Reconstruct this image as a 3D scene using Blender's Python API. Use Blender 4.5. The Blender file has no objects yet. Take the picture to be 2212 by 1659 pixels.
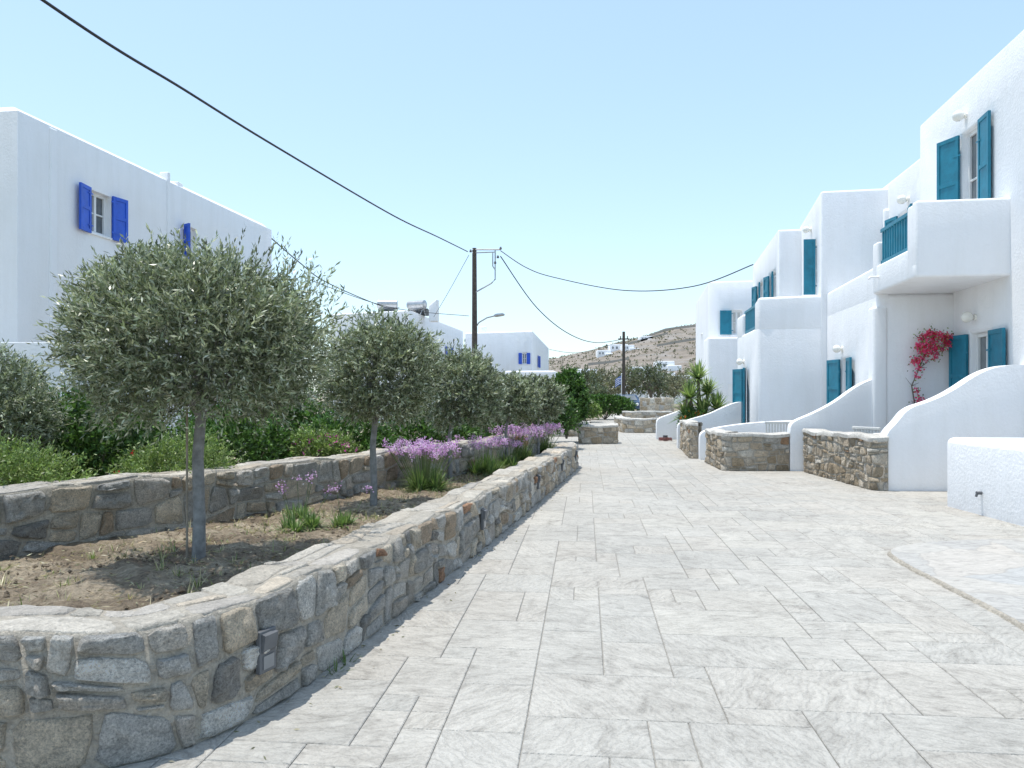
import bpy, bmesh, math, random, bisect
import numpy as np
from mathutils import Vector, Matrix, noise
random.seed(7)
scn=bpy.context.scene
COL=scn.collection
R=math.radians

# ------------------------------------------------------------ materials
def newmat(name):
    m=bpy.data.materials.new(name); m.use_nodes=True
    nt=m.node_tree; b=nt.nodes['Principled BSDF']
    return m,nt,b
def N(nt,t,**k):
    n=nt.nodes.new(t)
    for a,v in k.items(): setattr(n,a,v)
    return n
def coords(nt,scale=(1,1,1)):
    tc=N(nt,'ShaderNodeTexCoord'); mp=N(nt,'ShaderNodeMapping')
    mp.inputs['Scale'].default_value=scale
    nt.links.new(tc.outputs['Object'],mp.inputs['Vector']); return mp.outputs['Vector']
def noi(nt,vec,scale,detail=5,rough=.6,dist=0):
    n=N(nt,'ShaderNodeTexNoise'); n.inputs['Scale'].default_value=scale
    n.inputs['Detail'].default_value=detail; n.inputs['Roughness'].default_value=rough
    n.inputs['Distortion'].default_value=dist
    if vec is not None: nt.links.new(vec,n.inputs['Vector'])
    return n.outputs['Fac']
def ramp(nt,fac,stops):
    r=N(nt,'ShaderNodeValToRGB')
    while len(r.color_ramp.elements)<len(stops): r.color_ramp.elements.new(.5)
    for e,(p,c) in zip(r.color_ramp.elements,stops):
        e.position=p; e.color=(c[0],c[1],c[2],1) if hasattr(c,'__len__') else (c,c,c,1)
    nt.links.new(fac,r.inputs['Fac']); return r.outputs['Color']
def mix(nt,a,b,fac,mode='MIX'):
    m=N(nt,'ShaderNodeMix',data_type='RGBA',blend_type=mode)
    for s,v in ((6,a),(7,b)):
        if hasattr(v,'is_output'): nt.links.new(v,m.inputs[s])
        else: m.inputs[s].default_value=(v[0],v[1],v[2],1)
    if hasattr(fac,'is_output'): nt.links.new(fac,m.inputs[0])
    else: m.inputs[0].default_value=fac
    return m.outputs[2]
def bump(nt,b,h,strength,dist=.01):
    n=N(nt,'ShaderNodeBump'); n.inputs['Strength'].default_value=strength; n.inputs['Distance'].default_value=dist
    nt.links.new(h,n.inputs['Height'])
    nt.links.new(n.outputs['Normal'],b.inputs['Normal'])
def attr(nt,name='Col'):
    a=N(nt,'ShaderNodeAttribute'); a.attribute_name=name; return a.outputs['Color']

def simple(name,col,rough=.7,var=.12,scale=6,bs=0,bscale=40,metal=0):
    m,nt,b=newmat(name)
    v=coords(nt); f=noi(nt,v,scale)
    lo=[c*(1-var) for c in col]; hi=[min(1,c*(1+var)) for c in col]
    c=ramp(nt,f,[(.3,lo),(.7,hi)]); nt.links.new(c,b.inputs['Base Color'])
    b.inputs['Roughness'].default_value=rough; b.inputs['Metallic'].default_value=metal
    if bs: bump(nt,b,noi(nt,v,bscale,3),bs,.01)
    return m

def plaster(name,base=(.885,.888,.90)):
    m,nt,b=newmat(name)
    v=coords(nt); big=noi(nt,v,.7,4,.6); st=noi(nt,coords(nt,(3,3,.35)),1.2,4,.6)
    c=ramp(nt,big,[(.3,[x*.955 for x in base]),(.7,base)])
    s=ramp(nt,st,[(.35,(.93,.925,.91)),(.55,(1,1,1))])
    c=mix(nt,c,s,.5,'MULTIPLY')
    nt.links.new(c,b.inputs['Base Color']); b.inputs['Roughness'].default_value=.9
    f1=noi(nt,v,24,5,.65); f2=noi(nt,v,3,3,.5)
    ad=N(nt,'ShaderNodeMath',operation='MULTIPLY_ADD'); nt.links.new(f2,ad.inputs[0]); ad.inputs[1].default_value=1.2; nt.links.new(f1,ad.inputs[2])
    bump(nt,b,ad.outputs[0],.42,.02)
    return m
M_white=plaster('white_plaster')

def m_stone():
    m,nt,b=newmat('field_stone')
    v=coords(nt); a=attr(nt)
    n1=noi(nt,v,9,8,.76,.9); n2=noi(nt,v,85,4,.85); n3=noi(nt,v,2.3,3); n4=noi(nt,coords(nt,(1,1,2.4)),24,5,.75,1.4)
    c=mix(nt,a,ramp(nt,n1,[(.30,.46),(.43,.88),(.58,1.18),(.75,1.45)]),.95,'MULTIPLY')
    c=mix(nt,c,ramp(nt,n2,[(.33,.42),(.5,1.05),(.68,1.6)]),.8,'MULTIPLY')
    c=mix(nt,c,ramp(nt,n4,[(.3,.66),(.5,1.05),(.7,1.28)]),.7,'MULTIPLY')
    c=mix(nt,c,(.56,.44,.29),ramp(nt,n3,[(.52,0),(.75,.36)]))
    nt.links.new(c,b.inputs['Base Color']); b.inputs['Roughness'].default_value=.94
    ad=N(nt,'ShaderNodeMath',operation='MULTIPLY_ADD'); nt.links.new(n1,ad.inputs[0]); ad.inputs[1].default_value=2.8; nt.links.new(n2,ad.inputs[2])
    ad2=N(nt,'ShaderNodeMath',operation='ADD'); nt.links.new(ad.outputs[0],ad2.inputs[0]); nt.links.new(n4,ad2.inputs[1])
    bump(nt,b,ad2.outputs[0],1.0,.03); return m
M_stone=m_stone()
def m_mortar(name,col,useattr=False):
    m,nt,b=newmat(name); v=coords(nt)
    n1=noi(nt,v,4,6,.7,.5); n2=noi(nt,v,60,4,.7); n3=noi(nt,v,15,6,.74,1)
    c=ramp(nt,n1,[(.3,[x*.70 for x in col]),(.7,col)])
    c=mix(nt,c,ramp(nt,n2,[(.3,.62),(.7,1.2)]),.75,'MULTIPLY')
    c=mix(nt,c,ramp(nt,n3,[(.32,.62),(.5,1),(.7,1.1)]),.8,'MULTIPLY')
    if useattr: c=mix(nt,c,attr(nt),1,'MULTIPLY')
    nt.links.new(c,b.inputs['Base Color']); b.inputs['Roughness'].default_value=.95
    ad=N(nt,'ShaderNodeMath',operation='ADD'); nt.links.new(n2,ad.inputs[0]); nt.links.new(n3,ad.inputs[1])
    bump(nt,b,ad.outputs[0],1,.022); return m
M_mortar=m_mortar('mortar',(.58,.525,.44))
M_cap=m_mortar('lime_cap',(.78,.75,.69))
M_capstone=m_mortar('cap_stone',(.67,.62,.54),True)

def m_tile():
    m,nt,b=newmat('stamped_concrete')
    a=attr(nt); sep=N(nt,'ShaderNodeSeparateColor'); nt.links.new(a,sep.inputs[0])
    tc=N(nt,'ShaderNodeTexCoord')
    cmb=N(nt,'ShaderNodeCombineXYZ'); 
    for i in (0,1):
        mm=N(nt,'ShaderNodeMath',operation='MULTIPLY'); nt.links.new(sep.outputs[1],mm.inputs[0]); mm.inputs[1].default_value=37+i*20
        nt.links.new(mm.outputs[0],cmb.inputs[i])
    ad=N(nt,'ShaderNodeVectorMath',operation='ADD'); nt.links.new(tc.outputs['Object'],ad.inputs[0]); nt.links.new(cmb.outputs[0],ad.inputs[1])
    rot=N(nt,'ShaderNodeVectorRotate',rotation_type='Z_AXIS'); nt.links.new(ad.outputs[0],rot.inputs['Vector'])
    mm=N(nt,'ShaderNodeMath',operation='MULTIPLY_ADD'); nt.links.new(sep.outputs[2],mm.inputs[0]); mm.inputs[1].default_value=2.4; mm.inputs[2].default_value=-1.1; nt.links.new(mm.outputs[0],rot.inputs['Angle'])
    mp=N(nt,'ShaderNodeMapping'); mp.inputs['Scale'].default_value=(1,1.45,1); nt.links.new(rot.outputs[0],mp.inputs['Vector'])
    g=noi(nt,mp.outputs[0],3.0,10,.74,1.6); g2=noi(nt,mp.outputs[0],14,7,.78,1.0)
    wv=N(nt,'ShaderNodeTexWave',wave_type='BANDS',bands_direction='Y'); wv.inputs['Scale'].default_value=4.5; wv.inputs['Distortion'].default_value=16; wv.inputs['Detail'].default_value=5; wv.inputs['Detail Scale'].default_value=1.0; wv.inputs['Detail Roughness'].default_value=.7
    nt.links.new(mp.outputs[0],wv.inputs['Vector'])
    big=noi(nt,tc.outputs['Object'],.5,5,.62); fine=noi(nt,tc.outputs['Object'],90,3,.7)
    c=ramp(nt,g,[(.31,(.275,.26,.235)),(.42,(.385,.367,.335)),(.52,(.455,.436,.40)),(.7,(.50,.48,.44))])
    c=mix(nt,c,ramp(nt,g2,[(.33,.66),(.45,.94),(.6,1.03),(.7,1.08)]),.7,'MULTIPLY')
    c=mix(nt,c,ramp(nt,wv.outputs['Fac'],[(.0,.62),(.14,.94),(.5,1.02)]),.45,'MULTIPLY')
    tint=ramp(nt,sep.outputs[0],[(0,(.93,.935,.93)),(.5,(1,.995,.98)),(.8,(.98,.96,.935)),(1,(1.05,1.045,1.02))])
    c=mix(nt,c,tint,1,'MULTIPLY')
    c=mix(nt,c,ramp(nt,big,[(.3,.86),(.65,1.06)]),.95,'MULTIPLY')
    c=mix(nt,c,ramp(nt,fine,[(.3,.82),(.7,1.1)]),.7,'MULTIPLY')
    nt.links.new(c,b.inputs['Base Color']); b.inputs['Roughness'].default_value=.8
    ab=N(nt,'ShaderNodeMath',operation='MULTIPLY_ADD'); nt.links.new(wv.outputs['Fac'],ab.inputs[0]); ab.inputs[1].default_value=.3; nt.links.new(g,ab.inputs[2])
    bump(nt,b,ab.outputs[0],.8,.016); return m
M_tile=m_tile()
M_joint=simple('paving_joint',(.29,.28,.255),.95,.2,3)

def m_ground():
    m,nt,b=newmat('dry_earth'); v=coords(nt)
    n1=noi(nt,v,.08,6,.65); n2=noi(nt,v,3,6,.7)
    c=ramp(nt,n1,[(.35,(.20,.17,.12)),(.5,(.30,.25,.18)),(.65,(.18,.19,.10))])
    c=mix(nt,c,ramp(nt,n2,[(.3,.6),(.7,1.2)]),.7,'MULTIPLY')
    nt.links.new(c,b.inputs['Base Color']); b.inputs['Roughness'].default_value=1
    bump(nt,b,n2,.5,.05); return m
M_ground=m_ground()
def m_soil():
    m,nt,b=newmat('planter_soil'); v=coords(nt)
    n1=noi(nt,v,1.7,7,.74,.5); n2=noi(nt,v,26,6,.78)
    c=ramp(nt,n1,[(.36,(.19,.14,.095)),(.49,(.37,.29,.20)),(.6,(.58,.48,.35))])
    c=mix(nt,c,ramp(nt,n2,[(.32,.35),(.52,1),(.72,1.4)]),.9,'MULTIPLY')
    nt.links.new(c,b.inputs['Base Color']); b.inputs['Roughness'].default_value=1
    bump(nt,b,n2,1,.07); return m
M_soil=m_soil()
def m_hill():
    m,nt,b=newmat('hill_scrub'); v=coords(nt)
    n1=noi(nt,v,.02,7,.7); n2=noi(nt,v,.12,7,.75); n3=noi(nt,coords(nt,(.4,.4,5)),.06,5,.7,1)
    c=ramp(nt,n1,[(.35,(.22,.19,.155)),(.5,(.28,.24,.20)),(.65,(.235,.21,.175))])
    c=mix(nt,c,ramp(nt,n2,[(.36,(.5,.5,.46)),(.47,(.9,.88,.86)),(.66,(1.22,1.22,1.25))]),.8,'MULTIPLY')
    c=mix(nt,c,(.33,.32,.31),ramp(nt,n3,[(.52,0),(.62,.55)]))
    nt.links.new(c,b.inputs['Base Color']); b.inputs['Roughness'].default_value=1
    bump(nt,b,n2,.8,2.5); return m
M_hill=m_hill()
def m_leaf(name,trans=.25,rough=.5,tt=(1.05,1.15,.7)):
    m,nt,b=newmat(name); a=attr(nt)
    nt.links.new(a,b.inputs['Base Color']); b.inputs['Roughness'].default_value=rough
    t=N(nt,'ShaderNodeBsdfTranslucent'); nt.links.new(mix(nt,a,tt,1,'MULTIPLY'),t.inputs['Color'])
    mx=N(nt,'ShaderNodeMixShader'); mx.inputs[0].default_value=trans
    nt.links.new(b.outputs[0],mx.inputs[1]); nt.links.new(t.outputs[0],mx.inputs[2])
    nt.links.new(mx.outputs[0],nt.nodes['Material Output'].inputs['Surface']); return m
M_leaf=m_leaf('foliage',.3,.42)
M_oleaf=m_leaf('olive_foliage',.25,.38,(1.05,1.12,.8))
M_petal=m_leaf('petals',.45,.6,(1,1,1))
M_bark=simple('olive_bark',(.22,.22,.215),.9,.35,14,.8,30)
M_stake=simple('stake_wood',(.27,.23,.18),.85,.25,12)
M_twig=simple('twig_bark',(.17,.145,.115),.9,.3,12)
M_teal=simple('teal_paint',(.010,.19,.28),.45,.18,5,.15,50)
M_blue=simple('blue_paint',(.020,.10,.58),.45,.15,5,.15,50)
M_frame=simple('white_joinery',(.82,.82,.81),.5,.03,5)
M_curtain=simple('curtain',(.66,.65,.62),.9,.12,9)
M_globe=simple('globe_glass',(.86,.84,.78),.25,.03,5)
M_metal=simple('dark_metal',(.105,.11,.118),.55,.15,9)
M_steel=simple('galvanised_steel',(.45,.46,.47),.35,.15,7,0,40,.7)
M_pole=simple('tarred_wood',(.085,.068,.056),.9,.35,8,.6,20)
M_cable=simple('cable_rubber',(.02,.02,.022),.6,.1,9)
def m_glass():
    m,nt,b=newmat('window_glass')
    f=noi(nt,coords(nt),1.5); nt.links.new(ramp(nt,f,[(.3,(.10,.115,.13)),(.7,(.22,.24,.25))]),b.inputs['Base Color'])
    b.inputs['Roughness'].default_value=.08; return m
M_glass=m_glass()
def m_flag():
    m,nt,b=newmat('flagstone'); v=coords(nt)
    vd=N(nt,'ShaderNodeTexNoise'); vd.inputs['Scale'].default_value=3; nt.links.new(v,vd.inputs['Vector'])
    va=N(nt,'ShaderNodeVectorMath',operation='MULTIPLY_ADD'); nt.links.new(vd.outputs['Color'],va.inputs[0]); va.inputs[1].default_value=(.3,.3,0); nt.links.new(v,va.inputs[2])
    vo=N(nt,'ShaderNodeTexVoronoi',feature='F1'); vo.inputs['Scale'].default_value=1.1; nt.links.new(va.outputs[0],vo.inputs['Vector'])
    ve=N(nt,'ShaderNodeTexVoronoi',feature='DISTANCE_TO_EDGE'); ve.inputs['Scale'].default_value=1.1; nt.links.new(va.outputs[0],ve.inputs['Vector'])
    sc=N(nt,'ShaderNodeSeparateColor'); nt.links.new(vo.outputs['Color'],sc.inputs[0])
    c=ramp(nt,sc.outputs[0],[(0,(.37,.36,.34)),(.4,(.41,.395,.365)),(.7,(.43,.40,.36)),(1,(.38,.38,.37))])
    c=mix(nt,c,ramp(nt,noi(nt,coords(nt,(1,2.2,1)),5,8,.74,1.6),[(.3,.55),(.5,1),(.7,1.2)]),.9,'MULTIPLY')
    c=mix(nt,(.32,.305,.28),c,ramp(nt,ve.outputs[0],[(.006,0.3),(.014,1)]))
    nt.links.new(c,b.inputs['Base Color']); b.inputs['Roughness'].default_value=.85
    bump(nt,b,noi(nt,v,14,5,.7),.7,.014); return m
M_flag=m_flag()

# ------------------------------------------------------------ object helpers
def thing(name,loc,label,cat,group=None):
    e=bpy.data.objects.new(name,None); e.location=loc; e.empty_display_size=.3
    COL.objects.link(e); tag(e,label,cat,group); return e
def tag(o,label=None,cat=None,group=None,kind=None):
    if label:o["label"]=label
    if cat:o["category"]=cat
    if group:o["group"]=group
    if kind:o["kind"]=kind
    return o
def world_of(p):
    M=p.matrix_basis.copy()
    if p.parent: M=world_of(p.parent)@p.matrix_parent_inverse@M
    return M
def setparent(o,p):
    if p is None: return
    o.parent=p; o.matrix_parent_inverse=world_of(p).inverted()
class MB:
    def __init__(s): s.v=[];s.f=[];s.m=[];s.c=[]
    def add(s,vs,fs,mi=0,col=(1,1,1)):
        o=len(s.v); s.v+= [tuple(x) for x in vs]; s.f+=[tuple(i+o for i in f) for f in fs]
        s.m+=[mi]*len(fs); s.c+=[(col[0],col[1],col[2],1)]*len(vs)
    def obox(s,o,a,b,c,mi=0,col=(1,1,1)):
        o=Vector(o);a=Vector(a);b=Vector(b);c=Vector(c)
        vs=[o,o+a,o+a+b,o+b,o+c,o+a+c,o+a+b+c,o+b+c]
        fs=[(0,3,2,1),(4,5,6,7),(0,1,5,4),(1,2,6,5),(2,3,7,6),(3,0,4,7)]
        if a.cross(b).dot(c)<0: fs=[f[::-1] for f in fs]
        s.add(vs,fs,mi,col)
    def box(s,x0,y0,z0,x1,y1,z1,mi=0,col=(1,1,1)):
        s.obox((x0,y0,z0),(x1-x0,0,0),(0,y1-y0,0),(0,0,z1-z0),mi,col)
    def tube(s,pts,rads,n=8,mi=0,col=(1,1,1)):
        pts=[Vector(p) for p in pts]; vs=[];fs=[]
        if not hasattr(rads,'__len__'): rads=[rads]*len(pts)
        for i,p in enumerate(pts):
            t=(pts[min(i+1,len(pts)-1)]-pts[max(i-1,0)]).normalized()
            r=Vector((0,0,1)) if abs(t.z)<.9 else Vector((1,0,0))
            x=t.cross(r).normalized(); y=t.cross(x)
            for k in range(n):
                a=2*math.pi*k/n; vs.append(p+(x*math.cos(a)+y*math.sin(a))*rads[i])
        for i in range(len(pts)-1):
            for k in range(n):
                k2=(k+1)%n; fs.append((i*n+k,(i+1)*n+k,(i+1)*n+k2,i*n+k2))
        fs.append(tuple(range(n))); fs.append(tuple((len(pts)-1)*n+k for k in range(n))[::-1])
        s.add(vs,fs,mi,col)
    def ball(s,c,r,n=12,mi=0,col=(1,1,1),sz=1):
        vs=[];fs=[]; c=Vector(c); m=n//2
        vs.append(c+Vector((0,0,r*sz)))
        for i in range(1,m):
            for k in range(n):
                th=math.pi*i/m; ph=2*math.pi*k/n
                vs.append(c+Vector((math.sin(th)*math.cos(ph)*r,math.sin(th)*math.sin(ph)*r,math.cos(th)*r*sz)))
        vs.append(c-Vector((0,0,r*sz)))
        for k in range(n): fs.append((0,1+k,1+(k+1)%n))
        for i in range(m-2):
            for k in range(n):
                a=1+i*n;k2=(k+1)%n; fs.append((a+k,a+n+k,a+n+k2,a+k2))
        L=len(vs)-1;a=1+(m-2)*n
        for k in range(n): fs.append((L,a+(k+1)%n,a+k))
        s.add(vs,fs,mi,col)
    def prism(s,foot,z0,z1,mi=0,col=(1,1,1)):
        n=len(foot)
        if not hasattr(z1,'__len__'): z1=[z1]*n
        vs=[(p[0],p[1],z0) for p in foot]+[(p[0],p[1],z) for p,z in zip(foot,z1)]
        fs=[tuple(range(n))[::-1],tuple(range(n,2*n))]+[(i,(i+1)%n,(i+1)%n+n,i+n) for i in range(n)]
        s.add(vs,fs,mi,col)
    def obj(s,name,mats,parent=None,smooth=False,bevel=0,seg=3,usecol=False,angle=40):
        me=bpy.data.meshes.new(name); me.from_pydata(s.v,[],s.f)
        for m in (mats if isinstance(mats,(list,tuple)) else [mats]): me.materials.append(m)
        me.polygons.foreach_set('material_index',s.m)
        if usecol:
            at=me.color_attributes.new('Col','FLOAT_COLOR','POINT'); at.data.foreach_set('color',np.array(s.c,dtype=np.float32).ravel())
        if smooth or bevel:
            me.polygons.foreach_set('use_smooth',[True]*len(me.polygons))
            if not bevel: me.set_sharp_from_angle(angle=R(angle))
        me.update()
        o=bpy.data.objects.new(name,me); COL.objects.link(o)
        if bevel:
            b=o.modifiers.new('b','BEVEL'); b.width=bevel; b.segments=seg; b.limit_method='ANGLE'; b.angle_limit=R(35)
            b.harden_normals=True
        if parent: setparent(o,parent)
        return o

def norm(a): return a/np.maximum(np.linalg.norm(a,axis=-1,keepdims=True),1e-9)
def leafobj(name,P,D,L,W,C,mat,parent=None,rng=None):
    n=len(P); S=norm(np.cross(D,rng.normal(size=(n,3)))); U=np.cross(D,S)
    L=np.broadcast_to(L,(n,))[:,None]; W=np.broadcast_to(W,(n,))[:,None]
    v=np.stack([P,P+D*L*.45+S*W*.5+U*W*.12,P+D*L,P+D*L*.45-S*W*.5+U*W*.12],1).reshape(-1,3)
    me=bpy.data.meshes.new(name)
    me.vertices.add(4*n); me.vertices.foreach_set('co',v.astype(np.float32).ravel())
    me.loops.add(4*n); me.loops.foreach_set('vertex_index',np.arange(4*n,dtype=np.int32))
    me.polygons.add(n); me.polygons.foreach_set('loop_start',np.arange(0,4*n,4,dtype=np.int32))
    me.materials.append(mat); me.update(calc_edges=True); me.validate()
    at=me.color_attributes.new('Col','FLOAT_COLOR','POINT')
    c=np.repeat(np.concatenate([C,np.ones((n,1))],1),4,axis=0).astype(np.float32)
    at.data.foreach_set('color',c.ravel())
    o=bpy.data.objects.new(name,me); COL.objects.link(o)
    if parent: setparent(o,parent)
    return o
def cloud(rng,center,rad,ntw,nlf,twl,up=.3,shell=.45,lump=.2,flat=-1.0,gap=.0,lw=.6):
    d=norm(rng.normal(size=(ntw*2,3)))
    k=norm(rng.normal(size=(6,3)))*rng.uniform(2,4.5,(6,1)); ph=rng.uniform(0,6.28,6)
    lum=np.cos(d@k.T+ph).sum(1)/2.45
    k2=norm(rng.normal(size=(6,3)))*rng.uniform(6,10,(6,1))
    keep=(np.cos(d@k2.T+ph).sum(1)/2.45>-2+gap)&(d[:,2]>flat)
    d=d[keep][:ntw]; lum=lum[keep][:ntw]; n=len(d)
    r=(shell+(1-shell)*rng.uniform(0,1,n)**.6)*(1+lump*lum)
    base=np.array(center)+d*np.array(rad)*r[:,None]*.9
    t=norm(d*.75+np.array([0,0,up])+rng.normal(size=(n,3))*.4)
    q=(np.arange(nlf)+.5)/nlf
    tl=twl*rng.uniform(.6,1.4,n)
    P=base[:,None,:]+t[:,None,:]*(q[None,:,None]*tl[:,None,None])
    P=P+np.array([0,0,-1])*(q**2)[None,:,None]*tl[:,None,None]*.10
    D=norm(t[:,None,:]*.8+rng.normal(size=(n,nlf,3))*lw)
    tw=np.repeat(np.arange(n),nlf)
    return P.reshape(-1,3),D.reshape(-1,3),tw,base,t
def palette(rng,n,tw,cols,w=None,var=.25):
    cols=np.array(cols); i=rng.choice(len(cols),n,p=w); c=cols[i]
    b=rng.normal(1,var,tw.max()+1)[tw]; b2=rng.normal(1,.15,n)
    return np.clip(c*(np.clip(b*b2,.35,1.9))[:,None],.004,.9)
OLIVE=[(.165,.20,.11),(.235,.27,.165),(.35,.38,.27),(.49,.51,.41),(.09,.115,.06)]
OW=[.24,.28,.25,.16,.07]

# ------------------------------------------------------------ camera, light
cam=bpy.data.cameras.new('camera'); co=bpy.data.objects.new('camera',cam); COL.objects.link(co)
co.location=(0,0,1.6); co.rotation_euler=(R(90),0,0)
cam.sensor_width=36; cam.lens=26.85; cam.shift_y=.009; cam.clip_end=6000; cam.clip_start=.05
scn.camera=co
ts=Vector((-.17,.06,.98)).normalized()
sl=bpy.data.lights.new('sun','SUN'); sl.energy=4.5; sl.angle=R(.5); sl.color=(1,.96,.895)
so=bpy.data.objects.new('sun',sl); COL.objects.link(so); so.rotation_euler=ts.to_track_quat('Z','Y').to_euler(); so.location=(0,0,30)
w=bpy.data.worlds.new('World'); scn.world=w; w.use_nodes=True
nt=w.node_tree; sky=nt.nodes.new('ShaderNodeTexSky'); sky.sky_type='NISHITA'; sky.sun_disc=False
sky.sun_elevation=math.asin(ts.z); sky.sun_rotation=math.atan2(ts.x,ts.y); sky.altitude=0
sky.air_density=1.0; sky.dust_density=.8; sky.ozone_density=1.0
bg=nt.nodes['Background']; bg.inputs['Strength'].default_value=.15
ga=nt.nodes.new('ShaderNodeGamma'); ga.inputs[1].default_value=.6; nt.links.new(sky.outputs[0],ga.inputs[0])
mu=nt.nodes.new('ShaderNodeMix'); mu.data_type='RGBA'; mu.blend_type='MULTIPLY'; mu.inputs[0].default_value=1; mu.inputs[7].default_value=(2.6,2.95,3.1,1)
nt.links.new(ga.outputs[0],mu.inputs[6]); nt.links.new(mu.outputs[2],bg.inputs['Color'])
scn.view_settings.view_transform='Standard'; scn.view_settings.look='None'; scn.view_settings.exposure=0

# ------------------------------------------------------------ paths
def chaikin(p,it):
    p=[Vector(q) for q in p]
    for _ in range(it):
        q=[p[0]]
        for a,b in zip(p,p[1:]): q+=[a*.75+b*.25,a*.25+b*.75]
        q.append(p[-1]); p=q
    return p
class Path:
    def __init__(s,pts,it=2):
        p=np.array([tuple(q)[:2] for q in chaikin(pts,it)])
        seg=np.linalg.norm(np.diff(p,axis=0),axis=1); s.u=np.concatenate([[0],np.cumsum(seg)]); s.p=p; s.len=s.u[-1]
        t=np.gradient(p,axis=0); t/=np.linalg.norm(t,axis=1,keepdims=True); s.n=np.stack([-t[:,1],t[:,0]],1)
        s.U=s.u.tolist()
    def at(s,u):
        U=s.U; i=min(max(bisect.bisect_right(U,u)-1,0),len(U)-2)
        t=min(max((u-U[i])/(U[i+1]-U[i]),0),1) if U[i+1]>U[i] else 0
        p0=s.p[i];p1=s.p[i+1];n0=s.n[i];n1=s.n[i+1]
        nx=n0[0]*(1-t)+n1[0]*t; ny=n0[1]*(1-t)+n1[1]*t; l=math.hypot(nx,ny) or 1
        ex=(u-U[-1]) if u>U[-1] else (u if u<0 else 0)
        return float(p0[0]*(1-t)+p1[0]*t+ny/l*ex),float(p0[1]*(1-t)+p1[1]*t-nx/l*ex),float(nx/l),float(ny/l)
STONES=[(.57,.555,.52),(.50,.48,.44),(.67,.59,.47),(.61,.52,.40),(.47,.37,.27),(.73,.705,.65),(.34,.325,.30),(.65,.60,.53),(.50,.29,.18)]
SW=[.19,.12,.19,.13,.06,.13,.05,.11,.02]
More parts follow.
